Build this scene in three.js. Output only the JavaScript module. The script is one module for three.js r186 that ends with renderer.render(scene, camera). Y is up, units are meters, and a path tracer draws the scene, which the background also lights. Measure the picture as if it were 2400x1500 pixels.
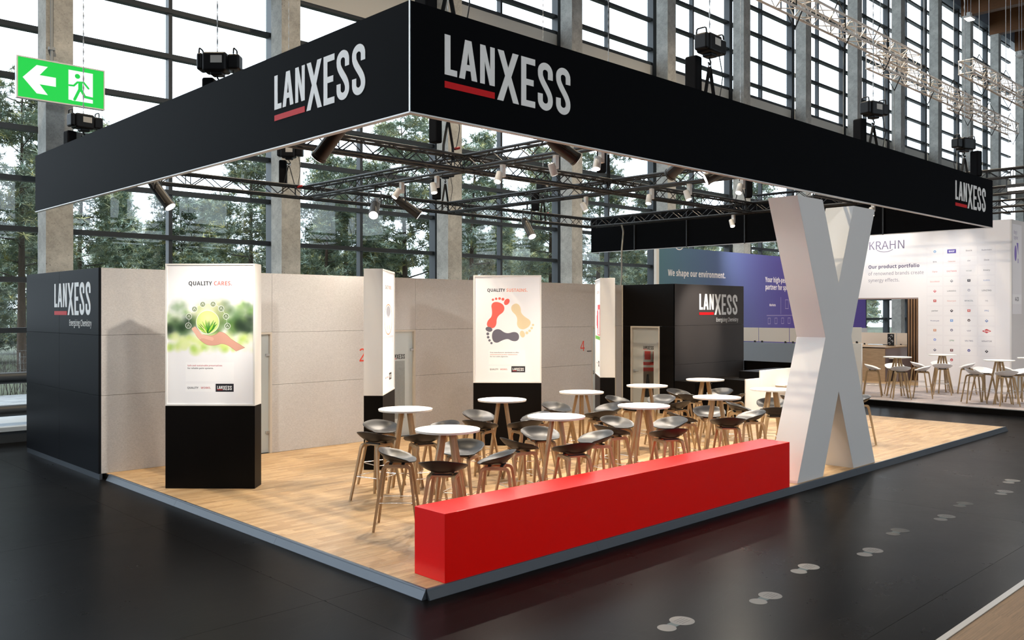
import * as THREE from 'three';
import { mergeGeometries } from 'three/addons/utils/BufferGeometryUtils.js';
import { RoundedBoxGeometry } from 'three/addons/geometries/RoundedBoxGeometry.js';
import { TextGeometry } from 'three/addons/geometries/TextGeometry.js';
import { FontLoader } from 'three/addons/loaders/FontLoader.js';
import { MarchingCubes } from 'three/addons/objects/MarchingCubes.js';
import { RectAreaLightUniformsLib } from 'three/addons/lights/RectAreaLightUniformsLib.js';

// ---------- camera, sky, exposure ----------
const scene = new THREE.Scene();
const camera = new THREE.PerspectiveCamera(40.14, 2400 / 1500, 0.1, 400);
camera.position.set(-4.655, 2.444, 5.843);
camera.lookAt(-4.655 + Math.cos(0.80051), 2.444, 5.843 - Math.sin(0.80051));
camera.setViewOffset(2400, 1500, 0, 19.7, 2400, 1500);
scene.background = new THREE.Color().setRGB(0.86, 0.97, 1.10);
scene.backgroundIntensity = 4.0;
const renderer = new THREE.WebGLRenderer({ antialias: true });
renderer.toneMapping = THREE.LinearToneMapping;
renderer.toneMappingExposure = 1.0;
renderer.shadowMap.enabled = true;
RectAreaLightUniformsLib.init();

// ---------- helpers ----------
let seed = 7;
const rnd = () => { seed = (seed * 1664525 + 1013904223) >>> 0; return seed / 4294967296; };
const rr = (a, b) => a + (b - a) * rnd();
const V = (x, y, z) => new THREE.Vector3(x, y, z);
const taken = {};
function numbered(n) { const k = taken[n] = (taken[n] ?? -1) + 1; return k ? n + '_' + String(k).padStart(3, '0') : n; }
function tag(o, label, category, group, kind) {
  if (label) o.userData.label = label;
  if (category) o.userData.category = category;
  if (group) o.userData.group = group;
  if (kind) o.userData.kind = kind;
  return o;
}
function thing(name, label, category, [x, y, z] = [0, 0, 0], turn = 0, group) {
  const o = new THREE.Group(); o.name = numbered(name); scene.add(o);
  o.position.set(x, y, z); o.rotation.y = turn;
  return tag(o, label, category, group);
}
function mesh(name, g, m, parent) {
  const o = new THREE.Mesh(g, m); o.castShadow = o.receiveShadow = true;
  o.name = parent ? name : numbered(name); (parent ?? scene).add(o);
  return o;
}
function struct(name, g, m, label, category) { return tag(mesh(name, g, m), label, category, null, 'structure'); }
function dup(root, [x, y, z], turn, label, group) {
  const r = root.clone(); r.name = numbered(root.name.replace(/_\d{3}$/, '')); scene.add(r);
  r.userData = { ...root.userData }; r.position.set(x, y, z); r.rotation.set(0, turn, 0);
  if (label) r.userData.label = label;
  if (group) r.userData.group = group;
  return r;
}
function bx(x0, x1, y0, y1, z0, z1) {
  const w = x1 - x0, h = y1 - y0, d = z1 - z0, g = new THREE.BoxGeometry(w, h, d);
  g.translate((x0 + x1) / 2, (y0 + y1) / 2, (z0 + z1) / 2);
  const s = [[d, h], [d, h], [w, d], [w, d], [w, h], [w, h]], uv = g.attributes.uv;
  for (let i = 0; i < 24; i++) { const [a, b] = s[i >> 2]; uv.setXY(i, uv.getX(i) * a, uv.getY(i) * b); }
  return g;
}
function rbx(x0, x1, y0, y1, z0, z1, r = 0.01, seg = 2) {
  const g = new RoundedBoxGeometry(x1 - x0, y1 - y0, z1 - z0, seg, r);
  return g.translate((x0 + x1) / 2, (y0 + y1) / 2, (z0 + z1) / 2);
}
function merge(list) { return mergeGeometries(list.map((g) => { const n = g.index ? g.toNonIndexed() : g; for (const k of Object.keys(n.attributes)) if (!['position', 'normal', 'uv', 'color'].includes(k)) n.deleteAttribute(k); return n; })); }
const UP = V(0, 1, 0);
function bar(a, b, r0, seg = 6, r1 = r0) {
  const d = b.clone().sub(a), g = new THREE.CylinderGeometry(r1, r0, d.length(), seg, 1);
  g.applyQuaternion(new THREE.Quaternion().setFromUnitVectors(UP, d.normalize()));
  return g.translate((a.x + b.x) / 2, (a.y + b.y) / 2, (a.z + b.z) / 2);
}
function tube(pts, r, n = 24, seg = 6, closed = false) { return new THREE.TubeGeometry(new THREE.CatmullRomCurve3(pts, closed, 'catmullrom', 0.2), n, r, seg, closed); }
// rectangular section swept along a path; side = a fixed direction across the path; w(t) along side, h(t) across it
function sweepRect(pts, side, w, h) {
  const n = pts.length, P = [], uv = [], idx = [];
  let len = 0;
  for (let i = 0; i < n; i++) {
    const t = pts[Math.min(i + 1, n - 1)].clone().sub(pts[Math.max(i - 1, 0)]).normalize();
    const up = side.clone().cross(t).normalize(), s = t.clone().cross(up).normalize();
    if (i) len += pts[i].distanceTo(pts[i - 1]);
    const a = w(i / (n - 1)) / 2, b = h(i / (n - 1)) / 2;
    for (const [p, q] of [[-a, -b], [a, -b], [a, b], [-a, b]]) { P.push(pts[i].clone().addScaledVector(s, p).addScaledVector(up, q)); uv.push([len, p + q]); }
  }
  const pos = [], tv = [];
  const quad = (a, b, c, d) => { for (const k of [a, b, c, a, c, d]) { pos.push(P[k].x, P[k].y, P[k].z); tv.push(...uv[k]); } };
  for (let i = 0; i < n - 1; i++) for (let k = 0; k < 4; k++) quad(i * 4 + k, i * 4 + (k + 1) % 4, (i + 1) * 4 + (k + 1) % 4, (i + 1) * 4 + k);
  quad(3, 2, 1, 0); const e = (n - 1) * 4; quad(e, e + 1, e + 2, e + 3);
  const g = new THREE.BufferGeometry();
  g.setAttribute('position', new THREE.Float32BufferAttribute(pos, 3)); g.setAttribute('uv', new THREE.Float32BufferAttribute(tv, 2));
  g.computeVertexNormals(); return g;
}
const lin = (r, g, b) => new THREE.Color().setRGB(r, g, b);
const std = (color, roughness = 0.6, extra = {}) => new THREE.MeshStandardMaterial({ color, roughness, ...extra });
const phy = (color, roughness, extra) => new THREE.MeshPhysicalMaterial({ color, roughness, ...extra });

// ---------- computed textures ----------
function valueNoise(n, cells, s0) {
  const s = seed; seed = s0; const g = Float32Array.from({ length: cells * cells }, rnd); seed = s;
  const out = new Float32Array(n * n), q = (t) => t * t * (3 - 2 * t);
  for (let y = 0; y < n; y++) for (let x = 0; x < n; x++) {
    const u = x / n * cells, v = y / n * cells, i = Math.floor(u), j = Math.floor(v), a = q(u - i), b = q(v - j), i1 = (i + 1) % cells, j1 = (j + 1) % cells;
    out[y * n + x] = (g[j * cells + i] * (1 - a) + g[j * cells + i1] * a) * (1 - b) + (g[j1 * cells + i] * (1 - a) + g[j1 * cells + i1] * a) * b;
  }
  return out;
}
function fractal(n, list) {
  const out = new Float32Array(n * n); let sum = 0;
  for (const [cells, w, s0] of list) { const l = valueNoise(n, cells, s0); sum += w; for (let i = 0; i < out.length; i++) out[i] += l[i] * w; }
  for (let i = 0; i < out.length; i++) out[i] /= sum;
  return out;
}
function dataTex(n, f, srgb, rep = [1, 1]) {
  const d = new Uint8Array(n * n * 4);
  for (let i = 0; i < n * n; i++) { const c = f(i, i % n, Math.floor(i / n)); d[i * 4] = c[0]; d[i * 4 + 1] = c[1]; d[i * 4 + 2] = c[2]; d[i * 4 + 3] = 255; }
  const t = new THREE.DataTexture(d, n, n); t.magFilter = THREE.LinearFilter; t.minFilter = THREE.LinearFilter;
  t.wrapS = t.wrapT = THREE.RepeatWrapping; t.repeat.set(...rep); if (srgb) t.colorSpace = THREE.SRGBColorSpace; t.needsUpdate = true; return t;
}
const cl = (v) => Math.max(0, Math.min(255, v));
// oak grain, u along the grain
const grainN = (() => { const n = 512, a = fractal(n, [[6, 1, 11], [24, 0.6, 12]]), out = new Float32Array(n * n), fine = valueNoise(n, 256, 13), st = new Float32Array(n); for (let i = 0; i < n; i++) st[i] = 0;
  const line = valueNoise(n, 64, 14);
  for (let y = 0; y < n; y++) for (let x = 0; x < n; x++) { const w = a[y * n + x]; const yy = Math.floor((y + w * 26 + n) % n); out[y * n + x] = 0.55 * line[yy * n + ((x >> 5) % n)] + 0.2 * fine[yy * n + (x >> 4)] + 0.25 * w; }
  return out; })();
const oakTex = dataTex(512, (i) => { const v = 0.78 + 0.34 * (grainN[i] - 0.45); return [cl(255 * v), cl(253 * v), cl(249 * v)]; }, true, [1.3, 5]);
const concN = fractal(512, [[5, 1, 21], [17, 0.7, 22], [60, 0.5, 23], [200, 0.5, 24]]);
const concSpots = valueNoise(512, 128, 25);
const concTex = dataTex(512, (i) => { let v = 0.80 + 0.36 * (concN[i] - 0.5); if (concSpots[i] > 0.93) v *= 0.72; return [cl(255 * v), cl(254 * v), cl(251 * v)]; }, true, [0.45, 0.45]);
const fineTex = dataTex(256, (() => { const a = fractal(256, [[90, 1, 31], [200, 1, 32]]); return (i) => { const v = 235 + 36 * (a[i] - 0.5); return [cl(v), cl(v), cl(v)]; }; })(), true, [1.5, 1.5]);
const carpetTex = dataTex(256, (() => { const a = fractal(256, [[8, 0.5, 41], [128, 1, 42]]); return (i) => { const v = 215 + 70 * (a[i] - 0.5); return [cl(v), cl(v), cl(v)]; }; })(), true, [1, 1]);
function canvas(w, h, draw) {
  const c = document.createElement('canvas'); c.width = w; c.height = h;
  draw(c.getContext('2d'), w, h);
  const t = new THREE.CanvasTexture(c); t.colorSpace = THREE.SRGBColorSpace; t.magFilter = THREE.LinearFilter; return t;
}
// scuffed dark hall floor: scratches, rub marks
const floorTex = (() => {
  const t = canvas(1024, 1024, (x, w, h) => {
    x.fillStyle = '#0c0c0d'; x.fillRect(0, 0, w, h);
    for (let i = 0; i < 900; i++) { const a = rr(0, w), b = rr(0, h), l = rr(8, 120), g = rnd() < 0.7 ? rr(-0.35, 0.05) : rr(0, 6.28); x.strokeStyle = `rgba(${rnd() < 0.75 ? '74,73,72' : '0,0,0'},${rr(0.04, 0.22)})`; x.lineWidth = rr(0.5, 1.6); x.beginPath(); x.moveTo(a, b); x.quadraticCurveTo(a + l * 0.5 * Math.cos(g), b + l * 0.5 * Math.sin(g) + rr(-6, 6), a + l * Math.cos(g), b + l * Math.sin(g)); x.stroke(); }
    for (let i = 0; i < 260; i++) { x.fillStyle = `rgba(${rnd() < 0.6 ? '80,78,75' : '4,4,4'},${rr(0.05, 0.25)})`; x.beginPath(); x.ellipse(rr(0, w), rr(0, h), rr(0.8, 3.5), rr(0.6, 2), rr(0, 3), 0, 6.3); x.fill(); }
  });
  t.wrapS = t.wrapT = THREE.RepeatWrapping; t.repeat.set(0.28, 0.28); return t;
})();
const floorRough = dataTex(512, (() => { const a = fractal(512, [[4, 1, 51], [13, 0.8, 52], [60, 0.5, 53], [220, 0.4, 54]]); return (i) => { const v = 255 * (0.72 + 0.16 * (a[i] - 0.5)); return [cl(v), cl(v), cl(v)]; }; })(), false, [0.21, 0.21]);

// ---------- materials ----------
const M = {
  hallFloor: phy(0xffffff, 0.40, { map: floorTex, roughnessMap: floorRough, ior: 1.09 }),
  gap: std(lin(0.006, 0.006, 0.006), 0.9),
  concrete: std(lin(0.70, 0.69, 0.655), 0.85, { map: concTex, bumpMap: concTex, bumpScale: 0.003 }),
  steelDark: std(lin(0.030, 0.034, 0.038), 0.45, { metalness: 0.2 }),
  glass: phy(lin(0.93, 0.97, 0.96), 0.0, { transmission: 1, thickness: 0, ior: 1.5 }),
  spandrel: std(lin(0.60, 0.57, 0.51), 0.6),
  roofWood: std(lin(0.30, 0.125, 0.045), 0.7, { map: oakTex }),
  steelBlue: std(lin(0.17, 0.20, 0.24), 0.5),
  hallWall: std(lin(0.35, 0.34, 0.33), 0.9, { map: fineTex }),
  lightPanel: std(lin(0.70, 0.685, 0.675), 0.55, { map: fineTex }),
  lightFrame: std(lin(0.62, 0.57, 0.50), 0.5),
  darkPanel: phy(lin(0.010, 0.0115, 0.0145), 0.42, { ior: 1.09 }),
  blackPanel: phy(lin(0.0050, 0.0042, 0.0038), 0.42, { ior: 1.18 }),
  brownPanel: phy(lin(0.045, 0.038, 0.035), 0.5, { specularIntensity: 0.5 }),
  fasciaBlack: phy(lin(0.0030, 0.0033, 0.0042), 0.55, { ior: 1.08 }),
  fasciaLip: std(lin(0.55, 0.53, 0.52), 0.35, { metalness: 0.3 }),
  letterWhite: std(lin(0.80, 0.80, 0.79), 0.5),
  letterBlack: std(lin(0.02, 0.02, 0.022), 0.5),
  barRed: phy(lin(0.58, 0.006, 0.009), 0.5, { ior: 1.25 }),
  digitRed: std(lin(0.75, 0.06, 0.03), 0.5),
  whiteBox: std(lin(0.80, 0.785, 0.75), 0.45),
  xPaint: std(lin(0.64, 0.637, 0.635), 0.5),
  benchRed: phy(lin(0.86, 0.0030, 0.0008), 0.24, { ior: 1.42 }),
  oak: std(lin(0.64, 0.44, 0.235), 0.5, { map: oakTex }),
  stoolShell: phy(lin(0.013, 0.013, 0.015), 0.40, { specularIntensity: 0.7 }),
  stoolWhite: std(lin(0.78, 0.78, 0.78), 0.4),
  topWhite: std(lin(0.86, 0.85, 0.83), 0.4),
  topEdge: std(lin(0.80, 0.76, 0.69), 0.5),
  chrome: std(lin(0.72, 0.72, 0.72), 0.22, { metalness: 1 }),
  alu: std(lin(0.56, 0.57, 0.58), 0.38, { metalness: 0.9 }),
  rim: std(lin(0.075, 0.088, 0.105), 0.45, { metalness: 0.5 }),
  trussBlack: std(lin(0.020, 0.020, 0.021), 0.4, { metalness: 0.3 }),
  trussSilver: std(lin(0.80, 0.75, 0.71), 0.45, { metalness: 0.25 }),
  sling: std(lin(0.012, 0.012, 0.012), 0.9),
  hoist: phy(lin(0.007, 0.007, 0.008), 0.42, { ior: 1.3 }),
  bag: phy(lin(0.005, 0.005, 0.006), 0.8, { ior: 1.2 }),
  plate: std(lin(0.50, 0.48, 0.44), 0.5),
  chain: std(lin(0.42, 0.42, 0.42), 0.4, { metalness: 0.7 }),
  spotWhite: std(lin(0.70, 0.69, 0.67), 0.4),
  spotBlack: std(lin(0.022, 0.020, 0.018), 0.45),
  lens: std(lin(0.9, 0.9, 0.9), 0.3, { emissive: lin(1.0, 0.92, 0.78), emissiveIntensity: 6 }),
  lensCool: std(lin(0.9, 0.9, 0.9), 0.3, { emissive: lin(1.0, 0.97, 0.93), emissiveIntensity: 3 }),
  hallLens: std(lin(0.9, 0.9, 0.9), 0.3, { emissive: lin(1.0, 0.90, 0.76), emissiveIntensity: 12 }),
  plugRed: std(lin(0.45, 0.02, 0.015), 0.5),
  rubber: std(lin(0.012, 0.012, 0.012), 0.7),
  cable: std(lin(0.40, 0.38, 0.33), 0.6),
  frost: phy(lin(0.72, 0.76, 0.74), 0.75, { transmission: 0.38, thickness: 0, ior: 1.45 }),
  clear: phy(lin(0.95, 0.97, 0.96), 0.0, { transmission: 1, thickness: 0, ior: 1.5 }),
  cream: std(lin(0.80, 0.77, 0.71), 0.5),
  pinkWhite: std(lin(0.80, 0.765, 0.775), 0.6),
  warmWhite: std(lin(0.76, 0.69, 0.62), 0.6),
  mauve: std(lin(0.30, 0.26, 0.28), 0.5),
  glassBlue: phy(lin(0.52, 0.58, 0.64), 0.5, { transmission: 0.25, thickness: 0 }),
  carpet: std(lin(0.50, 0.43, 0.42), 0.95, { map: carpetTex }),
  grass: std(lin(0.10, 0.115, 0.06), 0.95, { map: carpetTex }),
  road: std(lin(0.42, 0.43, 0.44), 0.9, { map: concTex }),
  bark: std(lin(0.16, 0.105, 0.075), 0.95, { map: concTex }),
  twig: std(lin(0.085, 0.070, 0.060), 0.95),
  galv: std(lin(0.34, 0.35, 0.35), 0.5, { metalness: 0.5 }),
};
const PT = 0.084;   // top of the stand's raised floor
// ---------- the hall ----------
{
  const f = tag(new THREE.Group(), 'scuffed black hall floor of large plates', 'floor', null, 'structure'); f.name = 'floor'; scene.add(f);
  mesh('subfloor', bx(-30, 80, -0.3, -0.012, -15, 36), M.gap, f);
  for (let i = 0; i < 15; i++) for (let k = 0; k < 15; k++) {
    const x0 = -30 + i * 7.34, z0 = -14.54 + k * 3.58 - 0.36, x1 = x0 + 7.337, z1 = z0 + 3.577;
    if (z0 > 35 || x0 > 80) continue;
    const g = bx(x0, Math.min(x1, 80), -0.012, 0, Math.max(z0, -14.9), Math.min(z1, 36)), uv = g.attributes.uv;
    for (let v = 0; v < 24; v++) uv.setXY(v, uv.getX(v) + i * 1.37, uv.getY(v) + k * 2.11);
    mesh('floor_plate', g, M.hallFloor, f);
  }
}
const CX = (k) => 1.02 + 5.393 * k, CW = 0.528, CZ = -13.8, GZ = -14.78, CEIL = 22.8;
for (let k = -2; k <= 12; k++)
  struct('concrete_column', bx(CX(k), CX(k) + CW, 0, CEIL - 0.7, CZ - 0.52, CZ), M.concrete, 'tall concrete column in front of the glass facade', 'column').userData.group = 'facade columns';
const lowRows = [0.32, ...Array.from({ length: 9 }, (_, i) => 2.05 + 1.072 * i)], topRows = Array.from({ length: 11 }, (_, i) => 12.0 + (i ? 0.56 + 1.145 * (i - 1) : 0));
{
  const paneGeo = {};
  const half = 5.393 / 2 - 0.12;
  for (let k = -2; k <= 11; k++) {
    const w = tag(new THREE.Group(), 'tall glazed bay of the hall facade with dark steel bars', 'window', 'facade bays', 'structure');
    w.name = 'window_' + (k + 3); scene.add(w); w.position.set(CX(k) + CW / 2, 0, GZ);
    for (const rows of [lowRows, topRows]) for (let r = 0; r + 1 < rows.length; r++) for (const s of [0, 1]) {
      const h = (rows[r + 1] - rows[r] - 0.05).toFixed(3);
      const g = paneGeo[h] ??= bx(0, half, 0, +h, -0.006, 0.006);
      const p = mesh('pane', new THREE.PlaneGeometry(half, +h), M.glass, w); p.position.set(s * 5.393 / 2 + 0.09 + half / 2, rows[r] + 0.025 + h / 2, 0);
    }
    for (const y of [...lowRows.slice(1), ...topRows]) mesh('transom', bx(0.1, 5.3, y - 0.055, y + 0.055, -0.06, 0.14), M.steelDark, w);
    mesh('mullion', bx(5.393 / 2 - 0.045, 5.393 / 2 + 0.045, 0.3, CEIL - 0.7, -0.06, 0.12), M.steelDark, w);
    mesh('frame_post', bx(-0.12, 0.12, 0.3, CEIL - 0.7, -0.08, 0.20), M.steelDark, w);
    mesh('spandrel', bx(0.1, 5.3, 10.66, 11.93, -0.05, 0.16), M.spandrel, w);
  }
}
struct('trim_1', merge([bx(-12, 62, 0, 0.213, -14.9, -12.38)]), M.steelDark, 'black plinth along the foot of the glass facade', 'trim');
struct('trim_2', merge([bx(-12, 62, 0.213, 0.29, -14.9, -12.36)]), std(lin(0.40, 0.45, 0.50), 0.5), 'pale grey ledge on the plinth under the facade', 'trim');
struct('trim_3', bx(-30, 80, CEIL - 0.9, CEIL, -15.0, -14.35), M.steelBlue, 'blue-grey steel beam under the timber roof', 'beam');
for (const [y, l] of [[1.19, 'upper dark heating pipe along the facade left of the grey cabin'], [0.575, 'lower dark heating pipe along the facade left of the grey cabin']]) {
  const p = thing('heating_pipe', l, 'pipe', [0, y, -12.62]);
  mesh('pipe', bar(V(-12, 0, 0), V(16, 0, 0), 0.108, 20), M.steelDark, p);
  for (let x = -10.5; x < 16; x += 3.1) mesh('bracket', bx(x - 0.03, x + 0.03, -0.15, 0.05, -1.0, 0.0), M.steelDark, p);
}
struct('wall_left', bx(-30.3, -30, 0, CEIL, -15, 36), M.hallWall, 'end wall of the hall', 'wall');
struct('wall_right', bx(80, 80.3, 0, CEIL, -15, 36), M.hallWall, 'far end wall of the hall', 'wall');
{
  const w = tag(new THREE.Group(), 'opposite hall wall with a band of high windows', 'wall', null, 'structure'); w.name = 'wall_front'; scene.add(w);
  mesh('lower_wall', bx(-30, 80, 0, 7.5, 36, 36.4), M.hallWall, w); mesh('upper_wall', bx(-30, 80, 14.5, CEIL, 36, 36.4), M.hallWall, w);
  for (let x = -30; x < 80; x += 5.5) {
    mesh('pier', bx(x, x + 1.1, 7.5, 14.5, 35.9, 36.4), M.hallWall, w);
    const p = mesh('pane', new THREE.PlaneGeometry(4.4, 7), M.glass, w); p.position.set(x + 3.3, 11, 36.2);
    for (const y of [9.8, 12.1]) mesh('transom', bx(x + 1.1, x + 5.5, y - 0.06, y + 0.06, 36.1, 36.3), M.steelDark, w);
  }
}
{
  const c = tag(new THREE.Group(), 'timber roof of the hall with deep brown beams', 'ceiling', null, 'structure'); c.name = 'ceiling'; scene.add(c);
  mesh('roof_deck', bx(-30, 80, CEIL, CEIL + 0.3, -15, 36.4), M.roofWood, c);
  for (let k = -5; k <= 14; k++) mesh('beam', bx(CX(k) - 0.02, CX(k) + 0.5, CEIL - 1.5, CEIL, -14.35, 36), M.roofWood, c);
  for (let z = -8; z < 36; z += 8) mesh('purlin', bx(-30, 80, CEIL - 0.5, CEIL, z - 0.12, z + 0.12), M.roofWood, c);
}
// ---------- outside the glass ----------
tag(mesh('lawn', bx(-70, 140, -0.4, -0.1, -130, -15.1), M.grass), 'winter lawn and forest ground outside the facade', 'ground', null, 'structure');
tag(mesh('service_road', bx(-70, 140, -0.099, -0.06, -23.5, -18.5), M.road), 'pale service road running past the facade', 'road', null, 'structure');
{
  const f = thing('mesh_fence', 'low galvanised mesh fence beyond the service road', 'fence', [0, -0.1, -25]);
  for (let x = -24; x < 60; x += 2.5) mesh('post', bar(V(x, 0, 0), V(x, 1.25, 0), 0.025, 6), M.galv, f);
  const w = []; for (let y = 0.1; y < 1.3; y += 0.2) w.push(bx(-24, 60, y, y + 0.008, -0.004, 0.004)); for (let x = -24; x < 12; x += 0.1) w.push(bx(x, x + 0.006, 0.05, 1.2, -0.003, 0.003));
  tag(mesh('wire_mesh', merge(w), M.galv, f), null, null, null, 'stuff');
}
// needle tufts: a spray of thin blades
const tuft = (() => {
  const pos = []; const s = seed; seed = 99;
  for (let i = 0; i < 13; i++) { const a = rr(0, 6.283), e = rr(-0.35, 1.1), d = V(Math.cos(a) * Math.cos(e), Math.sin(e), Math.sin(a) * Math.cos(e)), q = V(-d.z, 0.3 * rr(-1, 1), d.x).normalize().multiplyScalar(0.055), o = d.clone().multiplyScalar(0.02), t = d.clone().multiplyScalar(rr(0.7, 1.1)); for (const p of [o.clone().add(q), o.clone().sub(q), t]) pos.push(p.x, p.y, p.z); }
  seed = s; const g = new THREE.BufferGeometry(); g.setAttribute('position', new THREE.Float32BufferAttribute(pos, 3)); g.computeVertexNormals(); return g;
})();
const needleMat = phy(0xffffff, 0.85, { side: THREE.DoubleSide });
function pine(H, kind, s0) {
  const s = seed; seed = s0;
  const o = new THREE.Group(); o.name = kind === 'spruce' ? 'bushy_conifer' : 'pine_tree';
  const bend = [rr(-0.5, 0.5), rr(-0.5, 0.5)], at = (t) => V(bend[0] * t * t * 1.5, H * t, bend[1] * t * t * 1.5), pts = [0, 0.25, 0.5, 0.75, 1].map(at);
  const rad = 0.014 * H + 0.04, tr = []; for (let i = 0; i < 4; i++) tr.push(bar(pts[i], pts[i + 1], rad * (1 - i * 0.22), 7, rad * (1 - (i + 1) * 0.22)));
  mesh('trunk', merge(tr), M.bark, o);
  const br = [], spots = [], low = kind === 'spruce' ? 0.06 : 0.30, nb = kind === 'spruce' ? 46 : 34;
  for (let i = 0; i < nb; i++) {
    const t = low + (1 - low) * Math.pow((i + rnd()) / nb, 0.85), b = at(Math.min(t, 0.99)), a = i * 2.4 + rr(-0.5, 0.5);
    const L = (kind === 'spruce' ? 0.25 * H * (1.06 - t) : 0.23 * H * (1.2 - 0.75 * t) * rr(0.55, 1.1)), rise = kind === 'spruce' ? rr(-0.1, 0.15) : rr(0.0, 0.55);
    const e = b.clone().add(V(Math.cos(a) * L, rise * L, Math.sin(a) * L)), m = b.clone().lerp(e, 0.5).add(V(0, -0.06 * L, 0));
    br.push(bar(b, m, 0.02 + 0.010 * L, 4, 0.015 + 0.006 * L), bar(m, e, 0.015 + 0.006 * L, 4, 0.006));
    for (let q = 0; q < 3; q++) { const u = rr(0.35, 0.95), c = b.clone().lerp(e, u), a2 = a + rr(-1.1, 1.1), l2 = L * rr(0.2, 0.45), c2 = c.clone().add(V(Math.cos(a2) * l2, rr(-0.05, 0.4) * l2, Math.sin(a2) * l2)); br.push(bar(c, c2, 0.012, 3, 0.005)); spots.push([c2, 0.30 + 0.12 * l2]); }
    spots.push([e, 0.4], [m.clone().lerp(e, 0.6), 0.35]);
  }
  mesh('branches', merge(br), M.twig, o);
  const per = kind === 'spruce' ? 18 : 17, n = spots.length * per, im = new THREE.InstancedMesh(tuft, needleMat, n); im.name = 'needles'; im.userData.kind = 'stuff'; im.castShadow = im.receiveShadow = true;
  const mm = new THREE.Matrix4(), qq = new THREE.Quaternion(), tone = rnd(); let j = 0;
  for (const [c, r] of spots) for (let i = 0; i < per; i++) {
    const d = V(rr(-1, 1), rr(-0.55, 0.75), rr(-1, 1)).multiplyScalar(r * 1.7), k = rr(0.30, 0.58);
    mm.compose(c.clone().add(d), qq.setFromEuler(new THREE.Euler(rr(-0.6, 0.6), rr(0, 6.28), rr(-0.6, 0.6))), V(k, k, k)); im.setMatrixAt(j, mm);
    const warm = rnd() < 0.18 + 0.3 * tone ? rr(0.4, 1) : rr(0, 0.3), v = rr(0.7, 1.3); im.setColorAt(j++, lin((0.20 + 0.30 * warm) * v, (0.27 + 0.18 * warm) * v, (0.225 - 0.05 * warm) * v));
  }
  o.add(im); seed = s; return o;
}
{
  const protos = [pine(13.5, 'pine', 301), pine(12, 'pine', 302), pine(14.5, 'pine', 303), pine(9, 'spruce', 304), pine(7, 'spruce', 305)];
  const P = 'slender pine tree with cloudy needle clumps behind the glass', S = 'low bushy conifer filling the woodland edge outside the glass';
  const put = (i, x, z, sc) => { const c = protos[i].clone(); c.name = numbered(protos[i].name); scene.add(c); c.position.set(x, -0.1, z); c.rotation.y = rr(0, 6.28); c.scale.setScalar(sc); tag(c, i < 3 ? P : S, 'tree', i < 3 ? 'pines outside the facade' : 'bushy conifers outside the facade'); };
  // first row along the road, then the wood behind
  const row = [[2, -34, 1, 0.9], [6.2, -35, 0, 0.87], [9.4, -38, 2, 0.76], [13.2, -35, 1, 0.66], [18.2, -38, 0, 0.86], [20.3, -34, 2, 0.66], [23.0, -36, 1, 0.92], [27.1, -36, 0, 1.0], [29.6, -33, 2, 0.86], [34, -38, 1, 0.85], [39.7, -36, 0, 1.0], [44.7, -36, 2, 0.94], [50, -35, 1, 1.0], [57, -37, 0, 1.0], [66, -36, 2, 1], [76, -38, 1, 1], [88, -36, 0, 1]];
  for (const [x, z, i, s] of row) put(i, x, z, s);
  for (let x = -2; x < 105; x += 4.3) put(3 + (Math.round(x * 7) & 1), x + rr(-0.4, 0.4), -43 + rr(-2, 2), rr(0.8, 1.05));
  for (let x = 0; x < 130; x += 5.6) put(3, x + rr(-0.4, 0.4), -54 + rr(-2, 2), rr(1.05, 1.2));
}
{ // bare twiggy hedge by the fence
  const l = [], s = seed; seed = 55;
  for (let i = 0; i < 420; i++) { const a = V(rr(-4, 10), 0, rr(-0.45, 0.45)), b = a.clone().add(V(rr(-0.35, 0.35), rr(0.7, 1.7), rr(-0.3, 0.3))); l.push(bar(a, b, 0.011, 3, 0.004)); for (let q = 0; q < 4; q++) { const c = a.clone().lerp(b, rr(0.35, 0.95)); l.push(bar(c, c.clone().add(V(rr(-0.35, 0.35), rr(0.05, 0.4), rr(-0.25, 0.25))), 0.006, 3, 0.002)); } }
  seed = s; const h = mesh('hedge', merge(l), M.twig); h.position.set(0, -0.1, -24); tag(h, 'bare twiggy hedge outside beside the service road', 'hedge', null, 'stuff');
}
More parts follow.
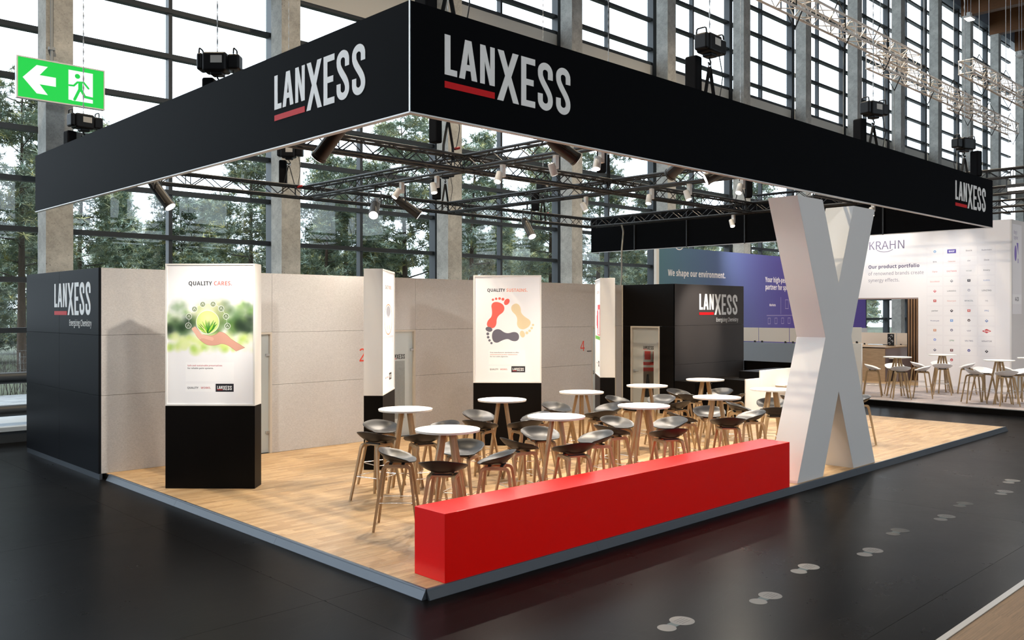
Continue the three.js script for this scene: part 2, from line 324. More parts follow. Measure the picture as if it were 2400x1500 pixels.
// ---------- lettering ----------
const font = await new FontLoader().loadAsync('fonts/droid/droid_sans_regular.typeface.json');
const LOGO = (() => {   // seven letters of the wordmark, unit height, 3.5 wide
  const poly = (pts, dx = 0, dy = 0) => new THREE.Shape(pts.map(([x, y]) => new THREE.Vector2(x + dx, y + dy)));
  const L = poly([[0, 0], [0.305, 0], [0.305, 0.115], [0.14, 0.115], [0.14, 0.753], [0, 0.753]], 0, 0.247);
  const A = poly([[0, 0], [0.142, 0], [0.172, 0.17], [0.287, 0.17], [0.317, 0], [0.459, 0], [0.31, 0.753], [0.149, 0.753]], 0.357, 0.247);
  A.holes.push(new THREE.Path([[0.194, 0.285], [0.2295, 0.53], [0.265, 0.285]].map(([x, y]) => new THREE.Vector2(x + 0.357, y + 0.247))));
  const N = poly([[0, 0], [0.12, 0], [0.12, 0.44], [0.25, 0], [0.385, 0], [0.385, 0.753], [0.265, 0.753], [0.265, 0.31], [0.135, 0.753], [0, 0.753]], 0.893, 0.247);
  const X = poly([[0, 0], [0.165, 0], [0.30, 0.34], [0.435, 0], [0.60, 0], [0.385, 0.51], [0.59, 1], [0.425, 1], [0.30, 0.68], [0.175, 1], [0.01, 1], [0.215, 0.51]], 1.348);
  const E = poly([[0, 0], [0.406, 0], [0.406, 0.13], [0.145, 0.13], [0.145, 0.44], [0.36, 0.44], [0.36, 0.565], [0.145, 0.565], [0.145, 0.87], [0.406, 0.87], [0.406, 1], [0, 1]], 2.013);
  const S = (dx) => {
    const w = 0.448, s = 0.145, xr = w - s / 2, xl = s / 2, c = w / 2, rx = (w - s) / 2, ry = 0.135, p = [[xr, 0.66], [xr, 0.79]];
    for (let i = 1; i <= 12; i++) { const a = Math.PI * i / 12; p.push([c + rx * Math.cos(a), 0.79 + ry * Math.sin(a)]); }
    for (let i = 1; i <= 12; i++) { const t = i / 12, q = t * t * (3 - 2 * t); p.push([xl + (xr - xl) * q, 0.76 - 0.52 * t]); }
    for (let i = 0; i <= 12; i++) { const a = -Math.PI * i / 12; p.push([c + rx * Math.cos(a), 0.21 + ry * Math.sin(a)]); }
    p.push([xl, 0.34]);
    const l = [], r = [];
    p.forEach(([x, y], i) => { const a = p[Math.max(i - 1, 0)], b = p[Math.min(i + 1, p.length - 1)], tx = b[0] - a[0], ty = b[1] - a[1], n = Math.hypot(tx, ty); l.push([x - ty / n * s / 2, y + tx / n * s / 2]); r.push([x + ty / n * s / 2, y - tx / n * s / 2]); });
    return poly([...l, ...r.reverse()], dx);
  };
  return [L, A, N, X, E, S(2.499), S(3.05)];
})();
// wordmark in the x-y plane facing +z, lower left corner at the origin
function wordmark(parent, height, depth, letterMat, barMat, claim) {
  const g = new THREE.Group(); g.name = 'wordmark'; parent.add(g); g.scale.set(height, height, 1);
  for (const s of LOGO) mesh('letter', new THREE.ExtrudeGeometry(s, { depth, bevelEnabled: false, curveSegments: 8 }), letterMat, g);
  mesh('red_bar', bx(0, 1.278, 0, 0.125, 0, depth), barMat, g);
  if (claim) { const t = new TextGeometry(claim, { font, size: 0.165, depth, curveSegments: 4 }); t.computeBoundingBox(); const b = t.boundingBox, k = 2.06 / (b.max.x - b.min.x); t.scale(k, 1.15, 1); t.translate(3.5 - b.max.x * k, -0.33, 0); mesh('claim_text', t, letterMat, g); }
  return g;
}
// ---------- the raised oak floor of the stand ----------
{
  const f = tag(new THREE.Group(), 'raised stand floor of oak parquet strips', 'floor', null, 'structure'); f.name = 'floor_stand'; scene.add(f);
  mesh('deck', bx(0, 15.09, 0.004, PT - 0.012, -10.9, 0), M.gap, f);
  const tones = [[0.64, 0.425, 0.225], [0.575, 0.37, 0.19], [0.70, 0.48, 0.265], [0.53, 0.335, 0.17], [0.61, 0.41, 0.225], [0.665, 0.45, 0.25]];
  const mats = tones.map((c) => std(lin(...c), 0.44, { map: oakTex }));
  const strips = [], cam = camera.position, Wd = 0.0725;
  for (let r = 0; r * Wd < 7.46; r++) { let x = -rr(0, 0.6); const z1 = -r * Wd, z0 = Math.max(-(r + 1) * Wd + 0.0007, -7.46); while (x < 15.09) { const L = [0.36, 0.48, 0.6, 0.42][Math.floor(rnd() * 4)], a = Math.max(x, 0), b = Math.min(x + L - 0.0008, 15.09); if (b - a > 0.03) strips.push({ a, b, z0, z1, t: Math.floor(rnd() * 6), u: rnd(), h: rr(-0.0003, 0.0003) }); x += L; } }
  // size on the picture falls with the cube of the distance; strips under the bench show nothing
  const seen = (s) => { const x = (s.a + s.b) / 2, z = (s.z0 + s.z1) / 2; if (x > 0.25 && x < 6.2 && z > -0.45) return 0; if (x > 0.2 + -z * 0.9 && z > -2.0 && x < 6.5 && -z < 0.9) return 0; return (s.b - s.a) / Math.pow(Math.hypot(x - cam.x, z - cam.z), 3); };
  strips.sort((p, q) => seen(q) - seen(p));
  const rest = [], geo = (s) => { const g = bx(s.a, s.b, PT - 0.012, PT + s.h, s.z0, s.z1), uv = g.attributes.uv; for (let v = 0; v < 24; v++) uv.setXY(v, uv.getX(v) + s.u * 7, uv.getY(v) + s.u * 3); return g; };
  strips.forEach((s, i) => { const g = geo(s); if (i < 300) { mesh('parquet_strip', g, mats[s.t], f); return; } const n = g.attributes.position.count, c = new Float32Array(n * 3); for (let v = 0; v < n; v++) c.set(tones[s.t], v * 3); g.setAttribute('color', new THREE.BufferAttribute(c, 3)); rest.push(g); });
  mesh('parquet_field', merge(rest), std(0xffffff, 0.44, { map: oakTex, vertexColors: true }), f).userData.kind = 'stuff';
  // bevelled aluminium edge profiles in lengths of about 3 m
  const prof = (len) => { const sh = new THREE.Shape([[0.0, 0], [0.05, 0], [0.05, 0.004], [0.012, PT - 0.014], [0.010, PT - 0.006], [0.006, PT + 0.002], [-0.018, PT + 0.002], [-0.018, PT - 0.01], [0, PT - 0.012]].map(([x, y]) => new THREE.Vector2(x, y))); return new THREE.ExtrudeGeometry(sh, { depth: len, bevelEnabled: false }); };
  for (const [p, q] of [[0, 2.2], [2.2, 5.2], [5.2, 8.2], [8.2, 11.2], [11.2, 14.2], [14.2, 15.12]]) { const e = mesh('edge_profile', prof(q - p - 0.002).rotateY(-Math.PI / 2).translate(q - 0.001, 0, 0), M.rim, f); }
  for (const [p, q] of [[0, 2.5], [2.5, 5], [5, 7.34]]) mesh('edge_profile', prof(q - p - 0.002).rotateY(Math.PI).translate(0, 0, -p), M.rim, f);
  mesh('edge_profile', prof(7.4).translate(15.09, 0, -7.4), M.rim, f);
}
// ---------- overhead fascia ----------
{
  const f = thing('overhead_fascia', 'black suspended fascia around the top of the stand with white and red lettering', 'fascia', [0, 4.14, 0]);
  const x0 = -0.085, x1 = 14.72, z1 = -0.12, zb = -10.55, h = 0.96;
  const front = mesh('front_panel', bx(x0, x1, 0.012, h, z1 - 0.03, z1), M.fasciaBlack, f);
  const left = mesh('side_panel', bx(x0, x0 + 0.03, 0.012, h, zb, z1 - 0.03), M.fasciaBlack, f);
  const right = mesh('side_panel', bx(x1 - 0.03, x1, 0.012, h, -12.97 * 0 - 10.8, z1 - 0.03), M.fasciaBlack, f);
  mesh('bottom_lip', bx(x0 - 0.003, x1 + 0.003, 0, 0.012, z1 - 0.06, z1 + 0.003), M.fasciaLip, f);
  mesh('bottom_lip', bx(x0 - 0.003, x0 + 0.06, 0, 0.012, zb, z1 - 0.06), M.fasciaLip, f);
  mesh('bottom_lip', bx(x1 - 0.06, x1 + 0.003, 0, 0.012, -10.8, z1 - 0.06), M.fasciaLip, f);
  mesh('corner_strip', bx(x0 - 0.004, x0 + 0.006, 0.012, h, z1 - 0.006, z1 + 0.004), M.alu, f);
  for (let z = -9.2; z < -1; z += 1.72) mesh('inner_rib', bx(x1 - 0.07, x1 - 0.03, 0.0, h, z - 0.015, z + 0.015), M.trussBlack, right);
  for (let x = 1.5; x < 14; x += 1.72) mesh('inner_rib', bx(x - 0.015, x + 0.015, 0.0, h, z1 - 0.07, z1 - 0.03), M.trussBlack, front);
  let w = wordmark(front, 0.472, 0.004, M.letterWhite, M.barRed); w.position.set(0.30, 0.282, z1);
  w = wordmark(front, 0.472, 0.004, M.letterWhite, M.barRed); w.position.set(12.64, 0.282, z1);
  w = wordmark(left, 0.468, 0.004, M.letterWhite, M.barRed); w.rotation.y = -Math.PI / 2; w.position.set(x0, 0.282, -2.41);
}
// ---------- cabins ----------
function glassDoor(parent, w, top) {  // in the x-y plane facing +z, lower left at the origin; opening width w
  const d = new THREE.Group(); d.name = 'door'; parent.add(d);
  const fr = 0.035; mesh('door_frame', merge([bx(0, fr, 0, top, -0.10, 0.004), bx(w - fr, w, 0, top, -0.10, 0.004), bx(fr, w - fr, top - fr, top, -0.10, 0.004)]), M.lightFrame, d);
  const a = fr + 0.004, b = w - fr - 0.004, lw = b - a, c0 = a + lw * 0.39, c1 = a + lw * 0.78, hh = top - fr - 0.005, y0 = 0.34, y1 = 1.43;
  const sh = new THREE.Shape([[a, 0.008], [b, 0.008], [b, hh], [a, hh]].map(([x, y]) => new THREE.Vector2(x, y))); sh.holes.push(new THREE.Path([[c0, y0], [c0, y1], [c1, y1], [c1, y0]].map(([x, y]) => new THREE.Vector2(x, y))));
  mesh('frosted_leaf', new THREE.ShapeGeometry(sh).translate(0, 0, -0.05), M.frost, d);
  const cp = mesh('clear_strip', new THREE.PlaneGeometry(c1 - c0, y1 - y0), M.clear, d); cp.position.set((c0 + c1) / 2, (y0 + y1) / 2, -0.051);
  const k = (c1 - c0) / 3.5; const wm = wordmark(d, k, 0.002, M.letterBlack, M.barRed); wm.position.set(c0, y1 + 0.035, -0.049); d.remove(wm); for (const m of [...wm.children]) { m.scale.set(k, k, 1); m.position.copy(wm.position); m.name = 'door_lettering'; d.add(m); }
  mesh('handle', merge([rbx(a + 0.02, a + 0.075, 0.90, 0.985, -0.05, -0.025, 0.006), rbx(a + 0.045, a + 0.19, 0.935, 0.955, -0.02, 0.0, 0.006), bar(V(a + 0.055, 0.945, -0.03), V(a + 0.055, 0.945, -0.005), 0.011, 8)]), M.chrome, d);
  for (const y of [0.35, top - 0.38]) mesh('hinge', merge([rbx(b - 0.06, b + 0.02, y - 0.022, y + 0.022, -0.05, -0.012, 0.006)]), M.alu, d);
  return d;
}
const CT = 3.084, CF = -7.458, J1 = 1.22, J2 = 2.10;
{
  const c = thing('meeting_cabins', 'long row of pale grey meeting cabins with frosted glass doors behind the tables', 'cabin', [0, 0, 0]);
  const gp = 0.004, pan = (x0, x1, y0, y1) => mesh('wall_panel', rbx(x0 + gp / 2, x1 - gp / 2, y0 + gp / 2, y1 - gp / 2, CF - 0.04, CF, 0.002, 1), M.lightPanel, c);
  const doors = [0, 1, 2, 3].map((k) => 2.66 + 3.02 * k); let x = -0.075;
  for (const r of doors) {
    const l = r - 0.89;
    pan(x, l, PT, J1); pan(x, l, J1, J2); pan(x, l, J2, CT); pan(l, r, J2, CT); x = r;
    const d = glassDoor(c, 0.89, J2 - PT); d.position.set(l, PT, CF);
  }
  pan(x, 11.93, PT, J1); pan(x, 11.93, J1, J2); pan(x, 11.93, J2, CT);
  mesh('backing', merge([bx(-0.07, 1.77, PT, CT, CF - 0.05, CF - 0.041), ...[0, 1, 2].map((k) => bx(2.66 + 3.02 * k, 4.79 + 3.02 * k, PT, CT, CF - 0.05, CF - 0.041)), bx(11.72, 11.9, PT, CT, CF - 0.05, CF - 0.041), ...doors.map((r) => bx(r - 0.89, r, J2, CT, CF - 0.05, CF - 0.041))]), M.gap, c);
  for (const [k, s] of [[0, '1'], [1, '2'], [2, '3'], [3, '4']]) {
    const t = new TextGeometry(s, { font, size: 0.235, depth: 0.003, curveSegments: 5 }); t.scale(0.86, 1, 1);
    const m = mesh('door_number', t, M.digitRed, c); m.position.set(doors[k] - 0.89 - 0.40, 1.54, CF);
    mesh('number_dash', bx(doors[k] - 1.06, doors[k] - 0.905, 1.52, 1.54, CF, CF + 0.003), M.letterBlack, c);
  }
  // end wall towards the aisle: two columns of three dark panels
  const zs = [CF, -9.21, -10.96];
  for (let i = 0; i < 2; i++) for (const [y0, y1] of [[PT, J1], [J1, J2], [J2, CT]]) mesh('dark_panel', rbx(-0.11, -0.075, y0 + gp / 2, y1 - gp / 2, zs[i + 1] + gp / 2, zs[i] - gp / 2, 0.002, 1), M.darkPanel, c);
  mesh('dark_edge', bx(-0.075, -0.07, PT, CT, -10.96, CF - 0.05), M.gap, c);
  mesh('plinth', bx(-0.10, -0.06, 0, PT, -10.96, CF + 0.01), M.rim, c);
  mesh('back_wall', bx(-0.07, 14.9, PT, CT, -10.96, -10.92), M.lightPanel, c);
  for (const x of [2.9, 5.95, 8.95]) mesh('dividing_wall', bx(x, x + 0.04, PT, CT, -10.92, CF - 0.05), M.lightPanel, c);
  const w = wordmark(c, 0.50, 0.003, M.letterWhite, M.barRed, 'Energizing Chemistry'); w.rotation.y = -Math.PI / 2; w.scale.set(0.476, 0.50, 1); w.position.set(-0.11, 2.39, -9.447);
}
{
  const c = thing('dark_cabin', 'near-black corner cabin with a glass door and white lettering', 'cabin', [0, 0, 0]);
  const X = 11.946, Z = -5.957, XE = 14.945, gp = 0.004;
  const d0 = -7.2, d1 = -6.35;
  // side with the door, facing the tables
  for (const [a, b, y0, y1] of [[CF, d0, PT, J2], [d1, Z, PT, J2], [CF, Z, J2, CT]]) mesh('wall_panel', rbx(X, X + 0.04, y0 + gp / 2, y1 - gp / 2, a, b, 0.002, 1), M.blackPanel, c);
  const d = glassDoor(c, d1 - d0, J2 - PT); d.rotation.y = -Math.PI / 2; d.position.set(X, PT, d0);
  for (const [y0, y1] of [[PT, J1], [J1, J2 + 0.02], [J2 + 0.02, CT]]) mesh('wall_panel', rbx(X + 0.001, XE, y0 + gp / 2, y1 - gp / 2, Z - 0.04, Z, 0.002, 1), M.brownPanel, c);
  mesh('end_wall', bx(XE - 0.04, XE, PT, CT, -10.9, Z - 0.041), M.blackPanel, c);
  mesh('corner_trim', bx(X - 0.012, X + 0.0, PT, CT, CF, CF + 0.03), M.lightFrame, c);
  const w = wordmark(c, 0.50, 0.004, M.letterWhite, M.barRed, 'Energizing Chemistry'); w.scale.set(0.477, 0.50, 1); w.position.set(12.975, 2.366, Z);
}
{ // bar in front of the dark cabin
  const c = thing('back_bar', 'low black bar cabinet against the dark cabin behind the last tables', 'bar', [0, PT, 0]);
  for (let k = 0; k < 4; k++) { const x = 11.97 + k * 0.52, d = mesh('cabinet_door', rbx(x + 0.002, x + 0.516, 0.06, 0.74, -5.38, -5.36, 0.002, 1), M.blackPanel, c); mesh('knob', new THREE.SphereGeometry(0.011, 8, 6).translate(x + (k & 1 ? 0.06 : 0.46), 0.715, -5.345), M.chrome, d); }
  mesh('carcass', bx(11.96, 14.04, 0, 0.745, -5.95, -5.381), M.blackPanel, c);
  mesh('worktop', rbx(11.96, 14.05, 0.745, 0.775, -5.95, -5.34, 0.003, 1), M.blackPanel, c);
  const l = thing('bar_screen', 'chest-high black screen wall at the end of the bar', 'screen', [14.95, PT, 0]);
  mesh('panel', rbx(0, 0.05, 0, 1.125, -5.957, -4.62, 0.003, 1), M.blackPanel, l);
}
{
  const c = thing('cream_counter', 'stepped cream serving counter half hidden behind the white letter X', 'counter', [0, PT, 0]);
  mesh('low_front', rbx(12.45, 13.058, 0, 0.868, -4.43, -4.40, 0.004, 1), M.cream, c);
  mesh('high_front', rbx(13.06, 14.94, 0, 1.035, -4.43, -4.40, 0.004, 1), M.cream, c);
  mesh('counter_body', merge([bx(12.47, 13.05, 0, 0.84, -4.95, -4.432), bx(13.07, 14.92, 0, 1.0, -4.95, -4.432)]), M.blackPanel, c);
  mesh('serving_shelf', rbx(13.72, 14.9, 0.655, 0.685, -4.398, -4.16, 0.004, 1), M.cream, c);
}
// ---------- light-box pillars with posters ----------
const DARK = '#22242c', ROSE = '#f0655c';
function text(x, s, px, py, size, color, weight = '', align = 'left', sx = 1) { x.save(); x.translate(px, py); x.scale(sx, 1); x.font = `${weight} ${size}px sans-serif`; x.fillStyle = color; x.textAlign = align; x.fillText(s, 0, 0); x.restore(); }
function miniMark(x, px, py, h) {   // small wordmark plate in the posters
  x.fillStyle = '#26262c'; x.fillRect(px, py, h * 2.25, h);
  const k = h * 0.52; x.save(); x.translate(px + h * 0.2, py + h * 0.78); x.scale(k, -k); x.fillStyle = '#fff';
  for (const s of LOGO) { x.beginPath(); const p = s.getPoints(); p.forEach((v, i) => (i ? x.lineTo(v.x, v.y) : x.moveTo(v.x, v.y))); x.closePath(); for (const ho of s.holes) { const q = ho.getPoints(); q.forEach((v, i) => (i ? x.lineTo(v.x, v.y) : x.moveTo(v.x, v.y))); x.closePath(); } x.fill('evenodd'); }
  x.fillStyle = '#d8201e'; x.fillRect(0, 0, 1.278, 0.125); x.restore();
}
function posterBase(word, color, l1, l2, l3, art) {
  return canvas(1000, 1600, (x, w, h) => {
    x.fillStyle = '#f6f6f8'; x.fillRect(0, 0, w, h);
    art(x, w, h);
    x.font = 'bold 66px sans-serif'; const a = x.measureText('QUALITY ').width, b = x.measureText(word).width, x0 = (w - a - b) / 2;
    text(x, 'QUALITY ', x0, 232, 66, DARK, 'bold'); text(x, word, x0 + a, 232, 66, color, 'bold');
    x.fillStyle = '#fbfbfc'; x.fillRect(215, 1120, 560, 218); x.fillRect(215, 1366, 330, 92);
    text(x, l1[0], 235, 1165, 24, l1[1], 'bold'); text(x, l2[0], 235, 1196, 24, l2[1], 'bold'); if (l3) text(x, l3[0], 235, 1227, 24, l3[1], 'bold');
    text(x, 'QUALITY', 232, 1424, 31, DARK, 'bold'); text(x, 'WORKS.', 390, 1424, 31, '#b8585a', 'bold'); miniMark(x, 562, 1366, 93);
  });
}
const posterCares = posterBase('CARES.', ROSE, ['Safe and sustainable preservatives', '#c0636a'], ['for reliable paint systems.', '#3a3a44'], null, (x, w) => {
  const s = seed; seed = 4242;
  const blob = (cx, cy, r, c, a) => { const g = x.createRadialGradient(cx, cy, 0, cx, cy, r); g.addColorStop(0, `rgba(${c},${a})`); g.addColorStop(1, `rgba(${c},0)`); x.fillStyle = g; x.fillRect(cx - r, cy - r, 2 * r, 2 * r); };
  for (let i = 0; i < 90; i++) blob(rr(0, w), rr(430, 780), rr(50, 130), ['58,110,40', '96,150,60', '36,72,34', '150,190,96', '60,92,44'][i % 5], rr(0.25, 0.6));
  for (let i = 0; i < 16; i++) blob(i < 8 ? rr(0, 260) : rr(780, 1000), rr(600, 770), rr(60, 120), '26,44,30', 0.55);
  for (let i = 0; i < 90; i++) blob(rr(0, w), rr(800, 985), rr(35, 90), ['200,226,90', '222,238,140', '150,200,60', '236,244,190'][i % 4], rr(0.3, 0.6));
  for (let i = 0; i < 30; i++) blob(rr(0, w), rr(330, 430), rr(30, 80), '246,246,248', 0.5);
  blob(480, 520, 260, '255,246,190', 0.85); blob(455, 560, 120, '255,255,240', 0.95);
  // hand
  x.fillStyle = '#dba692'; x.strokeStyle = '#b97f6d'; x.lineWidth = 3; x.beginPath(); x.moveTo(300, 735); x.bezierCurveTo(330, 700, 360, 770, 400, 800); x.bezierCurveTo(430, 790, 520, 850, 600, 770); x.bezierCurveTo(650, 760, 690, 800, 740, 850); x.lineTo(900, 950); x.lineTo(800, 990); x.bezierCurveTo(720, 930, 690, 905, 620, 905); x.bezierCurveTo(560, 930, 480, 930, 440, 905); x.bezierCurveTo(380, 870, 330, 820, 300, 735); x.closePath(); x.fill(); x.stroke();
  x.fillStyle = '#efc1ae'; for (const [a, b, c, d, r] of [[302, 735, 380, 838, 17], [320, 722, 410, 830, 15], [400, 815, 520, 850, 20]]) { x.lineWidth = r * 2; x.lineCap = 'round'; x.strokeStyle = '#e8b8a4'; x.beginPath(); x.moveTo(a, b); x.lineTo(c, d); x.stroke(); }
  // glass globe with leaves
  x.save(); x.beginPath(); x.arc(470, 655, 132, 0, 6.3); x.clip(); x.fillStyle = '#cfe58a'; x.fillRect(330, 520, 290, 280); for (let i = 0; i < 46; i++) { x.fillStyle = ['#3f8d2c', '#7bbf38', '#a9d84a', '#2c6f2a', '#f2f29a'][i % 5]; const a = rr(-1.3, 1.3), l = rr(60, 190); x.beginPath(); x.moveTo(470, 800); x.quadraticCurveTo(470 + Math.sin(a) * l * 0.5 - 20, 790 - Math.cos(a) * l * 0.6, 470 + Math.sin(a) * l, 800 - Math.cos(a) * l); x.quadraticCurveTo(470 + Math.sin(a) * l * 0.5 + 22, 790 - Math.cos(a) * l * 0.5, 470, 800); x.fill(); } blob(470, 610, 120, '255,250,180', 0.9); x.restore();
  x.strokeStyle = 'rgba(255,255,255,0.9)'; x.lineWidth = 5; x.beginPath(); x.arc(470, 655, 133, 0, 6.3); x.stroke(); x.lineWidth = 3; x.beginPath(); x.arc(470, 655, 220, Math.PI * 0.98, Math.PI * 2.05); x.stroke();
  for (const [a, b] of [[245, 695], [252, 590], [316, 505], [412, 450], [532, 448], [626, 500], [682, 590], [700, 700]]) { x.fillStyle = 'rgba(90,110,80,0.6)'; x.lineWidth = 5; x.beginPath(); x.arc(a, b, 32, 0, 6.3); x.fill(); x.stroke(); x.lineWidth = 4; x.beginPath(); x.moveTo(a - 14, b + 12); x.lineTo(a, b - 14); x.lineTo(a + 14, b + 12); x.stroke(); }
  seed = s;
});
const posterSustains = posterBase('SUSTAINS.', '#f7a58c', ['First manufacturer worldwide to offer', '#6c6c74'], ['environmental product declarations', '#ee8f8a'], ['for iron oxide pigments.', '#6c6c74'], (x) => {
  const foot = (cx, cy, rot, c, flip) => {
    x.save(); x.translate(cx, cy); x.rotate(rot); x.scale(1.1, 1.1); x.fillStyle = c; x.beginPath();
    x.moveTo(-10, 190); x.bezierCurveTo(-80, 190, -80, 110, -50, 60); x.bezierCurveTo(-30, 20, -60, -40, -90, -90); x.bezierCurveTo(-120, -160, -50, -190, 10, -185); x.bezierCurveTo(90, -180, 110, -100, 70, -50); x.bezierCurveTo(40, -10, 30, 30, 50, 80); x.bezierCurveTo(70, 140, 50, 190, -10, 190); x.fill();
    x.beginPath(); x.ellipse(85, -230, 34, 48, 0.25, 0, 6.3); x.fill();
    for (const [a, b, r] of [[22, -245, 20], [-25, -238, 18], [-68, -218, 17], [-105, -190, 16]]) { x.beginPath(); x.arc(a, b, r, 0, 6.3); x.fill(); }
    x.restore();
  };
  foot(315, 590, 0.36, '#f26a5e', false); foot(690, 610, Math.PI - 0.50, '#e9d6ae', false); foot(470, 905, -Math.PI / 2 + 0.03, '#6a6874', false);
  x.fillStyle = '#f0857e'; x.fillRect(596, 1222, 82, 96); text(x, 'EPD', 604, 1284, 36, '#fff', 'bold');
});
const posterProtects = posterBase('WORKS.', ROSE, ['', ''], ['', ''], null, (x) => {
  x.fillStyle = '#f7f7f9';
  x.lineWidth = 16; x.strokeStyle = '#e98a63'; x.beginPath(); x.ellipse(500, 640, 330, 200, 0, 0, 6.3); x.stroke(); x.fillStyle = '#e6e7ec'; x.beginPath(); x.ellipse(500, 640, 315, 186, 0, 0, 6.3); x.fill();
  x.fillStyle = '#9a9ca6'; x.beginPath(); x.ellipse(500, 530, 170, 70, 0, 0, 6.3); x.fill(); x.fillStyle = '#c4c6ce'; x.fillRect(350, 600, 300, 12); x.fillRect(494, 470, 12, 330); x.fillStyle = '#f3e6cf'; x.fillRect(360, 720, 90, 60); x.fillRect(550, 720, 90, 60); x.fillStyle = '#d4d5de'; x.fillRect(60, 860, 880, 30); x.fillRect(90, 890, 40, 70); x.fillRect(860, 890, 40, 70);
});
const posterLasts = posterBase('WORKS.', ROSE, ['', ''], ['', ''], null, (x) => {
  x.fillStyle = '#d9545f'; x.fillRect(420, 420, 520, 520); x.fillRect(300, 520, 120, 300); x.fillRect(220, 600, 80, 180); x.fillStyle = '#f4f6f8'; x.fillRect(560, 500, 220, 420); x.fillStyle = '#a8cdd8'; x.fillRect(600, 540, 140, 360); x.fillStyle = '#6db04a'; x.fillRect(0, 950, 1000, 60);
});
function pillar(label, x, z, turn, tex) {
  const p = thing('poster_pillar', label, 'pillar', [x, PT, z], turn, 'poster pillars');   // front face at local z = 0
  mesh('base', rbx(-0.6, 0.6, 0, 1.103, -0.285, 0, 0.003, 1), M.blackPanel, p);
  mesh('body', rbx(-0.6, 0.6, 1.105, 3.0, -0.285, -0.012, 0.003, 1), M.whiteBox, p);
  const fr = 0.022; mesh('frame', merge([bx(-0.6, 0.6, 3.0 - fr, 3.0, -0.012, 0), bx(-0.6, 0.6, 1.105, 1.105 + fr, -0.012, 0), bx(-0.6, -0.6 + fr, 1.105 + fr, 3 - fr, -0.012, 0), bx(0.6 - fr, 0.6, 1.105 + fr, 3 - fr, -0.012, 0)]), M.whiteBox, p);
  const q = mesh('poster', new THREE.PlaneGeometry(1.2 - 2 * fr, 1.895 - 2 * fr), std(0xffffff, 0.5, { map: tex }), p); q.position.set(0, (1.105 + 3) / 2, -0.0105);
}
pillar('poster pillar with a hand holding a green globe, nearest the grey cabin end', 0.586, -5.34, -Math.PI / 4, posterCares);
pillar('poster pillar seen edge on left of the footprint pillar', 3.053 + 0.424, -4.867 - 0.424, Math.PI / 4, posterProtects);
pillar('poster pillar showing three coloured footprints in a ring', 6.025, -5.283, -Math.PI / 4, posterSustains);
pillar('poster pillar seen edge on just left of the black cabin door', 8.15 + 0.424, -4.95 - 0.424, -Math.PI * 0.75, posterLasts);
// ---------- white X column and red bench ----------
{
  const s = new THREE.Shape([[-1.236, 0], [-0.49, 0], [0, 1.19], [0.49, 0], [1.236, 0], [0.41, 1.985], [1.236, 3.95], [0.50, 3.95], [0, 2.77], [-0.50, 3.95], [-1.236, 3.95], [-0.41, 1.985]].map(([x, y]) => new THREE.Vector2(x, y)));
  const g = new THREE.ExtrudeGeometry(s, { depth: 0.44, bevelEnabled: true, bevelSize: 0.003, bevelThickness: 0.003, bevelSegments: 1 }).translate(7.745, PT + 0.003, -0.49);
  tag(mesh('letter_column', g, M.xPaint), 'tall white column shaped like a letter X at the front edge', 'column');
  const b = mesh('bench', rbx(0.216, 6.23, PT, PT + 0.606, -0.44, -0.012, 0.004, 2), M.benchRed); tag(b, 'long plain red bench block along the front edge', 'bench');
}
// ---------- stools and tables ----------
const shellGeo = (() => {
  const NA = 40, NR = 9, th = 0.011, P = [], idx = [];
  const rim = (a) => { const c = Math.cos(a), f = (1 - c) / 2; return c > 0.55 ? 0.016 - 0.03 * (c - 0.55) : 0.138 * Math.pow(f, 1.2) - 0.002 + 0.018 * (1 - Math.abs(c)); };   // a = 0 is the front lip
  const rad = (a) => { const c = Math.abs(Math.cos(a)), s = Math.abs(Math.sin(a)), n = 2.5; return 1 / Math.pow(Math.pow(c / 0.205, n) + Math.pow(s / 0.25, n), 1 / n); };
  const pt = (i, k, side) => { const a = i / NA * Math.PI * 2, t = k / NR, r = rad(a) * t, h = rim(a) * Math.pow(t, 2.6) + (side ? 0 : -th - 0.012 * (1 - t)); return [r * Math.sin(a), h, r * Math.cos(a)]; };
  for (const side of [1, 0]) for (let k = 0; k <= NR; k++) for (let i = 0; i < NA; i++) P.push(...pt(i, k, side));
  const id = (side, k, i) => (side ? 0 : (NR + 1) * NA) + k * NA + (i % NA);
  for (let k = 0; k < NR; k++) for (let i = 0; i < NA; i++) { idx.push(id(1, k, i), id(1, k + 1, i), id(1, k + 1, i + 1), id(1, k, i), id(1, k + 1, i + 1), id(1, k, i + 1)); idx.push(id(0, k, i), id(0, k + 1, i + 1), id(0, k + 1, i), id(0, k, i), id(0, k, i + 1), id(0, k + 1, i + 1)); }
  for (let i = 0; i < NA; i++) idx.push(id(1, NR, i), id(0, NR, i), id(0, NR, i + 1), id(1, NR, i), id(0, NR, i + 1), id(1, NR, i + 1));
  const g = new THREE.BufferGeometry(); g.setAttribute('position', new THREE.Float32BufferAttribute(P, 3)); g.setIndex(idx); g.computeVertexNormals(); return g;
})();
